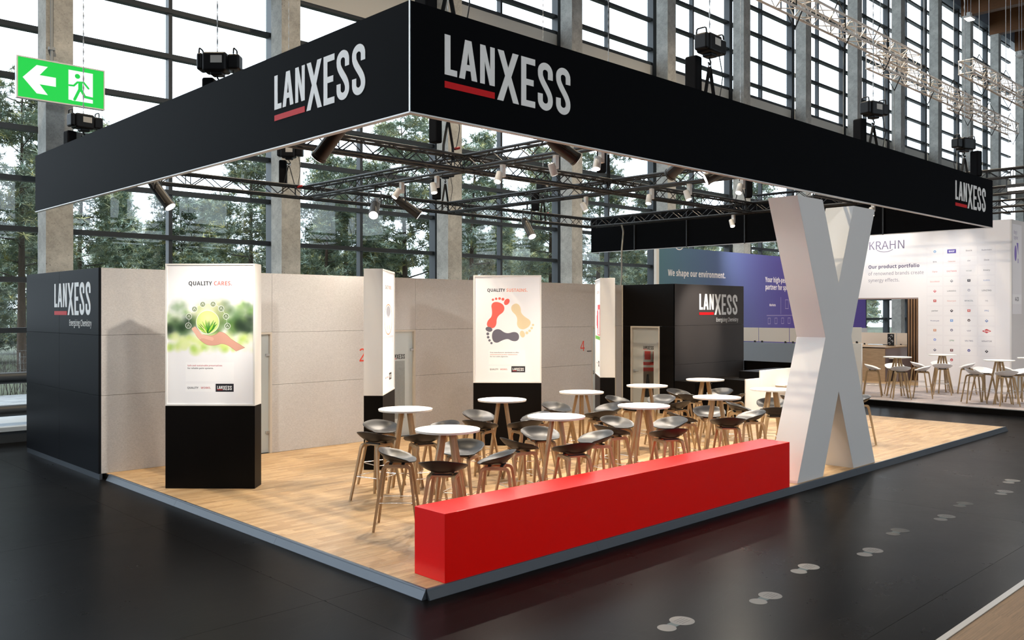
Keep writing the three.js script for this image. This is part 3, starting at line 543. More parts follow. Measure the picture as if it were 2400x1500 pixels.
function stoolProto(name, shellMat, label) {   // faces +z (front lip), feet on y = 0
  const s = thing(name, label, 'stool');
  mesh('seat', shellGeo, shellMat, s).position.y = 0.735;
  const frames = [];
  for (const sx of [-1, 1]) {
    const pts = [], foot = (z) => V(sx * 0.225, 0, z), top = (z) => V(sx * 0.125, 0.685, z);
    const F = foot(0.235), B = foot(-0.235), a = V(sx * 0.132, 0.632, 0.150), b = V(sx * 0.132, 0.632, -0.150), ta = top(0.105), tb = top(-0.105);
    pts.push(F, F.clone().lerp(a, 0.5)); for (let i = 0; i <= 5; i++) { const t = i / 5, c = V(sx * 0.126, 0.685, 0.142); pts.push(a.clone().multiplyScalar((1 - t) * (1 - t)).addScaledVector(c, 2 * t * (1 - t)).addScaledVector(ta, t * t)); }
    for (let i = 0; i <= 5; i++) { const t = i / 5, c = V(sx * 0.126, 0.685, -0.142); pts.push(tb.clone().multiplyScalar((1 - t) * (1 - t)).addScaledVector(c, 2 * t * (1 - t)).addScaledVector(b, t * t)); }
    pts.push(B.clone().lerp(b, 0.5), B);
    mesh('leg_frame', sweepRect(pts, V(1, 0.12 * sx, 0), (t) => 0.024 + 0.018 * Math.sin(Math.PI * t), (t) => 0.026 + 0.010 * Math.sin(Math.PI * t)), M.oak, s);
  }
  mesh('cross_rail', merge([bx(-0.125, 0.125, 0.684, 0.702, 0.05, 0.085), bx(-0.125, 0.125, 0.684, 0.702, -0.085, -0.05)]), M.oak, s);
  mesh('seat_mount', merge([bx(-0.10, 0.10, 0.702, 0.716, 0.052, 0.083), bx(-0.10, 0.10, 0.702, 0.716, -0.083, -0.052)]), M.rubber, s);
  const q = 0.30, ex = 0.225 - 0.093 * q / 0.632, ez = 0.235 - 0.085 * q / 0.632, c = [V(-ex, q, -ez), V(ex, q, -ez), V(ex, q, ez), V(-ex, q, ez)];
  mesh('foot_rail', merge([0, 1, 2, 3].map((i) => bar(c[i], c[(i + 1) % 4], 0.005, 6))), M.chrome, s);
  return s;
}
function tableProto(name, label) {
  const t = thing(name, label, 'table');
  mesh('table_top', new THREE.CylinderGeometry(0.355, 0.352, 0.022, 56).translate(0, 1.069, 0), [M.topEdge, M.topWhite, M.topEdge], t);
  for (let k = 0; k < 4; k++) {
    const a = Math.PI / 4 + k * Math.PI / 2, c = Math.cos(a), s = Math.sin(a);
    mesh('leg', sweepRect([V(c * 0.285, 0, s * 0.285), V(c * 0.175, 0.55, s * 0.175), V(c * 0.075, 1.03, s * 0.075), V(c * 0.07, 1.057, s * 0.07)], V(-s, 0, c), (u) => 0.030 + 0.014 * u, (u) => 0.030 + 0.018 * u), M.oak, t);
  }
  mesh('foot_ring', new THREE.TorusGeometry(0.235, 0.005, 6, 40).rotateX(Math.PI / 2).translate(0, 0.27, 0), M.chrome, t);
  mesh('hub', new THREE.CylinderGeometry(0.09, 0.09, 0.02, 20).translate(0, 1.048, 0), M.rubber, t);
  return t;
}
const ord = ['first', 'second', 'third', 'fourth', 'fifth', 'sixth'];
// where something stands round a table as the camera sees it
function sideName(a) { const d = ((a * Math.PI / 180) % 6.2832 + 6.2832) % 6.2832, dx = Math.cos(d), dz = Math.sin(d), right = 0.718 * dx + 0.696 * dz, away = 0.696 * dx - 0.718 * dz, q = Math.round(Math.atan2(away, right) / (Math.PI / 4)); return ['right', 'far right', 'far', 'far left', 'left', 'near left', 'near', 'near right'][(q + 8) % 8]; }
const groups = [
  // x, z, row, place in row, stools as [angle, distance]
  [2.376, -3.42, 'pillar', 0, [[165, 0.59], [-89, 0.47], [106, 0.63], [6, 0.58]]],
  [1.50, -1.51, 'bench', 0, [[-133, 0.54], [134, 0.62], [-32, 0.50], [55, 0.54]]],
  [4.14, -3.43, 'pillar', 1, [[-86, 0.47], [163, 0.62], [18, 0.49], [103, 0.63]]],
  [3.216, -1.49, 'bench', 1, [[-170, 0.55], [-65, 0.50], [20, 0.51], [118, 0.62]]],
  [5.89, -3.43, 'pillar', 2, [[-89, 0.48], [170, 0.64], [14, 0.49], [112, 0.65]]],
  [4.968, -1.49, 'bench', 2, [[-170, 0.57], [-80, 0.54], [2, 0.58], [112, 0.62]]],
  [7.62, -3.44, 'pillar', 3, [[-104, 0.54], [165, 0.6], [-10, 0.54], [89, 0.6]]],
  [6.72, -1.46, 'bench', 3, [[-148, 0.50], [-45, 0.55], [133, 0.63], [32, 0.53]]],
  [9.50, -3.50, 'pillar', 4, [[-98, 0.49], [170, 0.62], [-6, 0.6], [92, 0.6]]],
  [8.52, -1.56, 'bench', 4, [[-133, 0.54], [145, 0.66], [-30, 0.55], [60, 0.55]]],
  [10.25, -1.52, 'bench', 5, [[40, 0.62], [-50, 0.55], [-140, 0.55]]],
];
{
  let tp, sp;
  for (const [x, z, row, n, seats] of groups) {
    const where = row === 'bench' ? `${ord[n]} table from left in the row along the red bench` : `${ord[n]} table from left in the row before the pillars`;
    const tl = `white-topped round bar table, ${ord[n]} from left in the row ${row === 'bench' ? 'along the red bench' : 'before the pillars'}`;
    if (!tp) { tp = tableProto('bar_table', tl); tp.position.set(x, PT, z); tp.rotation.y = 0.77; tag(tp, tl, 'table', 'bar tables on the oak floor'); } else dup(tp, [x, PT, z], 0.77 + (n % 3 - 1) * 0.12 + (x > 5.8 && x < 6 ? 0.75 : 0), tl);
    for (const [a, r0] of seats) {
      const r = Math.max(r0, 0.55), px = x + r * Math.cos(a * Math.PI / 180), pz = z + r * Math.sin(a * Math.PI / 180), turn = Math.atan2(x - px, z - pz) + rr(-0.12, 0.12);
      const l = `black stool at ${sideName(a)} of ${where}`.replace('in the row along the red bench', 'along the bench').replace('in the row before the pillars', 'before the pillars');
      if (!sp) { sp = stoolProto('bar_stool', M.stoolShell, l); sp.position.set(px, PT, pz); sp.rotation.y = turn; tag(sp, l, 'stool', 'black stools on the oak floor'); } else dup(sp, [px, PT, pz], turn, l);
    }
  }
  const K = [[19.2, -3.85, [[250, 0.62], [330, 0.56], [150, 0.56], [70, 0.62]], 'leftmost'], [21.3, -3.45, [[250, 0.62], [335, 0.56], [160, 0.56], [70, 0.62]], 'middle'], [19.35, -1.40, [[235, 0.58], [305, 0.55], [146, 0.55], [36, 0.58]], 'front right'], [21.2, -1.15, [[255, 0.62], [160, 0.62]], 'rear right']];
  let ws;
  for (const [x, z, seats, w] of K) {
    dup(tp, [x, 0.15, z], 0.8, `white round bar table on the neighbouring pink-carpeted stand, ${w} one`, 'bar tables on the neighbouring stand');
    for (const [a, r] of seats) {
      const px = x + r * Math.cos(a * Math.PI / 180), pz = z + r * Math.sin(a * Math.PI / 180), turn = Math.atan2(x - px, z - pz), l = `white stool at ${sideName(a)} of the ${w} table on the neighbouring stand`;
      if (!ws) { ws = stoolProto('white_bar_stool', M.stoolWhite, l); ws.position.set(px, 0.15, pz); ws.rotation.y = turn; tag(ws, l, 'stool', 'white stools on the neighbouring stand'); } else dup(ws, [px, 0.15, pz], turn, l);
    }
  }
}
// ---------- trusses ----------
function truss(name, label, group, a, b, mat, s = 0.22, step = 0.3, r = 0.025, rl = 0.010) {   // a, b: centre line ends
  const len = a.distanceTo(b), o = thing(name, label, 'truss', [a.x, a.y, a.z], 0, group);
  o.quaternion.setFromUnitVectors(V(1, 0, 0), b.clone().sub(a).normalize());
  const h = s / 2, n = Math.max(1, Math.round(len / step)), st = len / n, lat = [];
  for (const y of [-h, h]) for (const z of [-h, h]) mesh('chord', bar(V(0, y, z), V(len, y, z), r, 8), mat, o);
  for (let i = 0; i < n; i++) { const x0 = i * st, x1 = x0 + st, u = i & 1; for (const z of [-h, h]) lat.push(bar(V(x0, u ? h : -h, z), V(x1, u ? -h : h, z), rl, 4)); for (const y of [-h, h]) lat.push(bar(V(x0, y, u ? h : -h), V(x1, y, u ? -h : h), rl, 4)); }
  for (let x = 0; x <= len + 0.01; x += len / Math.max(1, Math.round(len / 2.5))) for (const y of [-h, h]) { lat.push(bar(V(x, y, -h), V(x, y, h), rl, 4)); lat.push(bar(V(x, -h, y), V(x, h, y), rl, 4)); }
  mesh('lattice', merge(lat), mat, o).userData.kind = 'stuff';
  return o;
}
const TY = 4.91, BX = [0.25, 4.95, 8.8, 13.95], TZ = [-0.45, -5.2, -10.2];
truss('lighting_truss', 'black truss running behind the front fascia', 'stand trusses', V(0.1, TY, TZ[0]), V(14.5, TY, TZ[0]), M.trussBlack);
truss('lighting_truss', 'black truss crossing the middle of the stand lengthwise', 'stand trusses', V(0.1, TY, TZ[1]), V(14.1, TY, TZ[1]), M.trussBlack);
truss('lighting_truss', 'black truss along the rear, nearest the glass facade', 'stand trusses', V(0.1, TY, TZ[2]), V(14.1, TY, TZ[2]), M.trussBlack);
for (const [i, l] of [[0, 'black truss running behind the left fascia side'], [1, 'black crossways truss over the left tables carrying white spotlights'], [2, 'black crossways truss over the right tables carrying white spotlights'], [3, 'black crossways truss along the right fascia side']])
  truss('lighting_truss', l, 'stand trusses', V(BX[i], TY, TZ[2] + 0.12), V(BX[i], TY, TZ[0] - 0.12), M.trussBlack);
// white hall trusses, far right above the fascia
const whiteT = [[V(13.6, 9.93, -4.65), V(22.4, 9.93, -4.65), 'left'], [V(20.6, 9.75, -5.12), V(29.0, 9.75, -5.12), 'middle'], [V(28.3, 9.9, -5.6), V(35.0, 9.9, -5.6), 'far right'], [V(24.2, 10.0, -3.8), V(33.0, 10.0, -3.8), 'near right']];
for (const [a, b, w] of whiteT) {
  const t = truss('hall_truss', `long pale box truss slung under the roof, ${w} one of four`, 'pale hall trusses', a, b, M.trussSilver, 0.40, 0.46, 0.030, 0.014);
  for (let x = 1.2; x < a.distanceTo(b); x += 2.6) { // round slings above and below
    for (const q of [-0.2, 0.2]) { mesh('sling', sweepRect([V(x, -0.22, q), V(x, 0.22, q), V(x, 0.62, 0)], V(1, 0, 0), () => 0.045, () => 0.012), M.sling, t); mesh('sling', sweepRect([V(x + 0.3, -0.2, q), V(x + 0.3, -0.62, 0)], V(1, 0, 0), () => 0.04, () => 0.012), M.sling, t); }
    mesh('steel_rope', bar(V(x, 0.62, 0), V(x, 21.25 - a.y, 0), 0.008, 4), M.chain, t);
    mesh('drop_line', bar(V(x + 0.3, -0.62, 0), V(x + 0.3, -3.9, 0), 0.007, 4), M.cable, t);
  }
}
// neighbour's rigging at the right edge
for (const [x, z, w] of [[20.7, 0, 'nearest'], [24.2, 0, 'second'], [27.8, 0, 'third'], [29.6, 0, 'farthest']]) truss('neighbour_truss', `black truss above the neighbouring stand, ${w} from the tables`, 'trusses of the neighbouring stand', V(x, 6.08, -9.0), V(x, 6.08, 6), M.trussBlack, 0.22, 0.3);
// ---------- chain hoists ----------
const chainGeo = (() => { const p = [], L = 15.3; for (let i = 0; i <= 420; i++) { const t = i / 420; p.push(new THREE.Vector2(0.0075 + 0.005 * Math.cos(t * 420 * Math.PI * 0.5), t * L)); } return new THREE.LatheGeometry(p, 5); })();
function hoistProto(label) {   // stands on y = 0 = top of the truss
  const o = thing('chain_hoist', label, 'hoist');
  for (const q of [-1, 1]) mesh('sling', sweepRect([V(q * 0.13, -0.2, 0), V(q * 0.12, 0.02, 0), V(q * 0.018, 0.40, 0), V(0, 0.44, 0)], V(0, 0, 1), () => 0.045, () => 0.012), M.sling, o);
  mesh('shackle', new THREE.TorusGeometry(0.032, 0.008, 6, 16).translate(0, 0.46, 0), M.chrome, o);
  mesh('hook', tube([V(0.0, 0.60, 0), V(0, 0.54, 0), V(0.03, 0.50, 0), V(0, 0.465, 0), V(-0.035, 0.49, 0)], 0.011, 18, 6), M.hoist, o);
  const b = mesh('motor_body', merge([rbx(-0.16, 0.14, 0.60, 0.84, -0.11, 0.11, 0.035, 3), rbx(-0.07, 0.08, 0.56, 0.64, -0.07, 0.07, 0.02, 2)]), M.hoist, o);
  mesh('end_cap', rbx(0.145, 0.29, 0.63, 0.82, -0.085, 0.085, 0.03, 3), M.hoist, o); mesh('end_cap', rbx(-0.23, -0.155, 0.62, 0.83, -0.095, 0.095, 0.03, 3), M.hoist, o);
  for (const x of [-0.2, 0.22]) mesh('handle', tube([V(x, 0.82, -0.075), V(x, 0.89, -0.06), V(x, 0.89, 0.06), V(x, 0.82, 0.075)], 0.010, 16, 6), M.hoist, o);
  mesh('name_plate', bx(-0.05, 0.09, 0.70, 0.79, 0.1085, 0.1105), M.plate, b);
  mesh('chain_bag', rbx(-0.22, -0.07, 0.06, 0.57, -0.24, -0.06, 0.03, 2), M.bag, o);
  mesh('chain', chainGeo.clone().translate(0, 0.84, 0), M.chain, o);
  mesh('power_cable', tube([V(0.2, 0.64, 0.02), V(0.24, 0.35, 0.05), V(0.19, 0.05, 0.03), V(0.16, -0.02, 0.0)], 0.007, 18, 5), M.rubber, o);
  mesh('plug', bar(V(0.17, 0.0, 0), V(0.27, 0.03, 0.02), 0.024, 8), M.plugRed, o);
  return o;
}
{
  const top = TY + 0.13, H = [
    [0.62, TZ[0], 0, 0.1, 'black chain hoist above the fascia corner nearest the camera'], [4.98, TZ[0], 0.1, 0.05, 'black chain hoist with hanging chain bag above the middle of the front fascia'], [9.85, TZ[0], 0.06, -0.25, 'black chain hoist above the front fascia right of the middle'], [14.1, TZ[0], 0.04, 2.8, 'black chain hoist above the right end of the front fascia'],
    [0.25, -9.2, -0.24, 0.1, 'black chain hoist above the left fascia below the exit sign'], [0.25, -4.42, -0.26, -0.77, 'wide black chain hoist above the left fascia with pale name plate'],
    [BX[1] - 0.35, TZ[1], 0.1, 0.2, 'black chain hoist under the fascia over the left crossing of trusses'], [BX[2] - 0.1, TZ[1], 0.05, 0.8, 'black chain hoist under the fascia over the right crossing of trusses'], [BX[3] - 0.4, TZ[1], 0, 2.4, 'black chain hoist beside the right fascia over the truss corner'], [BX[1] - 0.4, TZ[2], -0.05, -0.7, 'black chain hoist at the rear truss left of the paired profile lamps'], [BX[2] - 0.1, TZ[2], 0, 0.3, 'black chain hoist at the rear truss behind the footprint pillar'], [BX[3] - 1.9, TZ[2], 0, 0.3, 'black chain hoist at the rear truss near the right corner']];
  let p; for (const [x, z, dy, t, l] of H) if (!p) { p = hoistProto(l); p.position.set(x, top + dy, z); p.rotation.y = t; tag(p, l, 'hoist', 'chain hoists holding the stand trusses'); } else dup(p, [x, top + dy, z], t, l);
}
// ---------- lamps on the trusses ----------
const WARM = lin(1.0, 0.885, 0.745), NEUTRAL = lin(1.0, 0.95, 0.88);
function addSpot(parent, from, to, color, I, angle, pen, soft = 2) {   // world points; parent has no turn of its own
  const s = new THREE.SpotLight(color, I, 0, angle, pen, 2); s.castShadow = true; s.shadow.radius = soft; s.name = 'beam';
  const q = parent.position; s.position.set(from.x - q.x, from.y - q.y, from.z - q.z); s.target.position.set(to.x - q.x, to.y - q.y, to.z - q.z); s.target.name = 'aim'; parent.add(s, s.target);
}
function trackSpot(label, x, z, tx, ty, tz, I) {
  const y = 4.60, o = thing('track_spotlight', label, 'spotlight', [x, y, z], 0, 'white spotlights on the trusses');
  const d = V(tx - x, ty - y, tz - z).normalize(), e = d.clone().multiplyScalar(0.13);
  mesh('adapter', rbx(0.05, 0.12, -0.02, 0.18, -0.035, 0.035, 0.006), M.spotWhite, o);
  mesh('arm', bar(V(0.07, 0.02, 0), V(0, 0.02, 0), 0.012, 8), M.spotWhite, o);
  mesh('lamp_body', bar(d.clone().multiplyScalar(-0.05), e, 0.052, 20, 0.058), M.spotWhite, o);
  mesh('lamp_lens', bar(e.clone().multiplyScalar(0.985), e.clone().multiplyScalar(1.02), 0.050, 20), M.lens, o);
  addSpot(o, V(x, y, z).addScaledVector(d, 0.145), V(tx, ty, tz), WARM, I, 0.85, 1.0, 2.5);
}
const TI = 56;
for (const [l, x, z, tx, ty, tz, I = TI] of [
  ['lit white spotlight at the front of the left crossways truss', 4.95, -2.3, 3.2, 0, -1.6], ['white spotlight second from the front on the left crossways truss', 4.85, -3.1, 7.0, 0, -3.0], ['bright white spotlight left of the truss crossing, third from the front', 4.85, -4.25, 2.2, 0, -3.0], ['white spotlight behind the middle truss on the left crossways truss', 4.85, -5.9, 4.4, 0, -4.2], ['white spotlight at the back of the left crossways truss', 4.85, -6.9, 2.0, 0.6, -7.4, 36],
  ['white spotlight at the front of the right crossways truss', 8.75, -2.3, 5.6, 0, -1.6], ['lit white spotlight second from the front on the right crossways truss', 8.75, -3.4, 8.6, 0, -1.5], ['white spotlight in front of the middle truss on the right crossways truss', 8.75, -4.25, 6.8, 0, -3.4], ['white spotlight behind the middle truss on the right crossways truss', 8.75, -5.9, 9.6, 0, -3.6], ['lit white spotlight alone on the right side truss', 13.8, -5.6, 12.2, 0, -3.2], ['white spotlight near the front of the right side truss', 13.8, -2.2, 12.0, 0, -1.4], ['unseen white spotlight added on the left side truss near the front', 0.4, -3.0, 1.0, 1.3, -7.4, 34], ['unseen white spotlight added on the left side truss towards the rear', 0.4, -5.6, 1.6, 0, -4.2, 16]]) trackSpot(l, x, z, tx, ty, tz, I);  // both left side truss spots are hidden additions lighting cabin wall and floor
function profileSpot(label, x, y, z, tx, ty, tz, I, lit, L = 0.55, boom) {
  const o = thing('profile_spotlight', label, 'spotlight', [x, y, z], 0, 'black profile lamps on the trusses');
  const d = V(tx - x, ty - y, tz - z).normalize(), side = V(-d.z, 0, d.x).normalize(), P = (k) => d.clone().multiplyScalar(k * L);
  mesh('barrel', bar(P(-0.1), P(0.55), 0.083, 24, 0.088), M.spotBlack, o);
  mesh('lamp_house', bar(P(-0.42), P(-0.08), 0.062, 16, 0.088), M.spotBlack, o);
  mesh('front_ring', bar(P(0.54), P(0.60), 0.096, 24), M.spotBlack, o);
  mesh('fin_rail', merge([bar(P(-0.35).addScaledVector(side, 0.075), P(0.5).addScaledVector(side, 0.088), 0.012, 6), bar(P(-0.35).addScaledVector(side, -0.075), P(0.5).addScaledVector(side, -0.088), 0.012, 6)]), M.spotBlack, o);
  const h = 4.79 - y, a = side.clone().multiplyScalar(0.115); mesh('yoke', merge([bar(a.clone(), a.clone().setY(h * 0.75), 0.011, 6), bar(a.clone().negate(), a.clone().negate().setY(h * 0.75), 0.011, 6), bar(a.clone().setY(h * 0.75), a.clone().negate().setY(h * 0.75), 0.011, 6), bar(V(0, h * 0.75, 0), V(0, h + 0.03, 0), 0.018, 8)]), M.spotBlack, o);
  mesh('lamp_lens', bar(P(0.595), P(0.612), 0.084, 24), lit ? M.lensCool : M.hoist, o);
  if (boom) mesh('boom', bar(V(0, 4.79 - y, 0), V(boom[0] - x, 4.79 - y, boom[1] - z), 0.024, 8), M.trussBlack, o);
  if (I) addSpot(o, V(x, y, z).add(P(0.64)), V(tx, ty, tz), NEUTRAL, I, 0.34, 0.5, 3);
}
profileSpot('large black profile lamp under the left fascia near the corner', 1.0, 4.52, -2.95, 0.35, 2.3, -5.2, 26, true, 0.62, [0.25, -2.95]);
profileSpot('black profile lamp with bright lens aimed left, one of a pair', 4.95, 4.42, -7.75, 2.6, 1.8, -7.4 + 2.3, 10, true);
profileSpot('black profile lamp aimed down to the right, one of a pair', 5.35, 4.45, -7.35, 7.7, 2.4, -7.2 + 1.4, 20, true, 0.55, [4.95, -7.35]);
profileSpot('black profile lamp with bright lens at the back of the right truss', 8.85, 4.30, -7.6, 8.4, 0.6, -7.2 + 2.4, 30, true, 0.5);
profileSpot('black profile lamp under the front fascia left of the X column', 5.7, 4.55, -1.35, 5.9, 2.3, -5.2, 17, true, 0.5, [5.7, -0.5]);
profileSpot('black profile lamp under the front fascia just right of its neighbour', 6.75, 4.55, -1.35, 3.6, 2.3, -5.2, 34, true, 0.5, [6.75, -0.5]);
profileSpot('black profile lamp at the rear end of the left fascia', 1.05, 4.40, -8.2, 2.2, 1.9, -6.6, 18, true, 0.6, [0.25, -8.2]);
profileSpot('black profile lamp beside the right fascia left of the X top', 12.4, 4.40, -3.4, 12.9, 2.2, -5.9, 50, true, 0.45, [13.95, -3.4]);
profileSpot('black profile lamp over the cream counter', 12.0, 4.5, -2.6, 13.4, 0.8, -4.4, 95, true, 0.45, [13.95, -2.6]);
profileSpot('black profile lamp aimed at the X column from inside', 3.4, 4.5, -1.6, 7.3, 2.2, -0.3, 10, true, 0.45, [3.4, -0.5]);
{ const c = thing('cable_drop', 'grey cable bundle dropping from the right rear truss to the cabins', 'cable', [13.95, 0, -9.1]); mesh('cable', tube([V(0, 4.82, 0), V(0.03, 4.6, 0.05), V(-0.02, 4.0, 0.03), V(0.03, 3.4, 0), V(0, 2.9, -0.05)], 0.022, 40, 7), M.cable, c); }
// ---------- hall lamps ----------
function hallLamp(label, x, y, z, lit, I, color = NEUTRAL) {
  const o = thing('hall_lamp', label, 'lamp', [x, y, z], 0, 'hall lamps');
  mesh('housing', merge([rbx(-0.28, 0.28, 0.02, 0.12, -0.16, 0.16, 0.02), rbx(-0.12, 0.12, 0.12, 0.3, -0.08, 0.08, 0.02)]), M.spotWhite, o);
  mesh('suspension', merge([bar(V(-0.2, 0.1, 0), V(-0.2, 21.25 - y, 0), 0.006, 4), bar(V(0.2, 0.1, 0), V(0.2, 21.25 - y, 0), 0.006, 4)]), M.chain, o);
  for (const s of [-1, 1]) mesh('lamp_lens', bx(s * 0.14 - 0.11, s * 0.14 + 0.11, 0.0, 0.02, -0.13, 0.13), lit ? M.hallLens : M.spotWhite, o);
  if (I) { const s = new THREE.SpotLight(color, I, 0, 1.15, 0.6, 2); s.castShadow = true; s.shadow.radius = 6; s.position.set(0, -0.05, 0); s.target.position.set(0, -5, 0); s.name = 'beam'; o.add(s, s.target); }
}
hallLamp('glowing hall lamp hanging at the top right of the facade', 36.0, 15.1, -7.6, true, 260);
hallLamp('unlit flat hall lamp hanging near the timber roof', 42.0, 14.6, -7.3, false, 0);
for (const [x, z] of [[-10, 8], [4, 10], [18, 10], [34, 9], [4, 24], [24, 24], [56, 4], [-2, -6.5], [10, -6.5], [22, -6.5]]) hallLamp('unseen hall lamp hanging from the timber roof above the aisles', x, 17, z, true, z < 0 ? 480 : 240, z < 0 ? lin(1.0, 0.82, 0.58) : NEUTRAL);  // all out of view; warm rear row added to brighten the facade columns
// ---------- exit sign ----------
{
  const tex = canvas(1024, 512, (x, w, h) => {
    x.fillStyle = '#10d448'; x.fillRect(0, 0, w, h); x.fillStyle = '#ffffff';
    x.beginPath(); x.moveTo(55, 256); x.lineTo(215, 70); x.lineTo(345, 70); x.lineTo(250, 195); x.lineTo(440, 195); x.lineTo(440, 315); x.lineTo(250, 315); x.lineTo(345, 440); x.lineTo(215, 440); x.closePath(); x.fill();
    x.fillRect(590, 55, 300, 405); x.fillStyle = '#10d448'; x.strokeStyle = '#10d448'; x.lineCap = 'round'; x.lineJoin = 'round';
    x.beginPath(); x.arc(700, 125, 32, 0, 6.3); x.fill(); x.lineWidth = 24; x.beginPath(); x.moveTo(600, 262); x.lineTo(655, 258); x.lineTo(700, 205); x.lineTo(775, 195); x.lineTo(835, 265); x.stroke();
    x.lineWidth = 52; x.beginPath(); x.moveTo(735, 220); x.lineTo(735, 300); x.stroke(); x.lineWidth = 34; x.beginPath(); x.moveTo(725, 300); x.lineTo(665, 440); x.stroke(); x.beginPath(); x.moveTo(745, 300); x.lineTo(790, 385); x.lineTo(905, 395); x.stroke();
    x.fillRect(590, 455, 40, 60); x.fillStyle = '#10d448'; x.beginPath(); x.moveTo(640, 470); x.lineTo(700, 512); x.lineTo(760, 512); x.lineTo(700, 470); x.fill();
  });
  const o = thing('exit_sign', 'green and white illuminated exit sign with arrow and running figure', 'sign', [1.145, 6.64, -13.2]);
  mesh('housing', rbx(-0.83, 0.83, 0, 0.83, -0.10, -0.004, 0.01), M.alu, o);
  mesh('rim', merge([bx(-0.83, 0.83, 0.805, 0.83, -0.004, 0.012), bx(-0.83, 0.83, 0, 0.025, -0.004, 0.012), bx(-0.83, -0.805, 0.025, 0.805, -0.004, 0.012), bx(0.805, 0.83, 0.025, 0.805, -0.004, 0.012)]), M.spotWhite, o);
  const f = mesh('sign_face', new THREE.PlaneGeometry(1.61, 0.78), std(0x000000, 0.4, { emissive: 0xffffff, emissiveMap: tex, emissiveIntensity: 1.0 }), o); f.position.set(0, 0.415, 0.0);
  const l = new THREE.RectAreaLight(lin(0.35, 1, 0.45), 0.5, 1.6, 0.78); l.position.set(0, 0.415, 0.02); l.rotation.y = Math.PI; l.name = 'glow_light'; o.add(l);
  mesh('conduit', merge([bar(V(-0.03, 0.95, -0.55), V(-0.03, 15, -0.55), 0.03, 8), bar(V(-0.03, 0.83, -0.05), V(-0.03, 0.97, -0.55), 0.025, 8), ...[1.2, 3.9, 6.6].map((y) => bx(-0.09, 0.03, y, y + 0.06, -0.6, -0.51))]), M.galv, o);
}
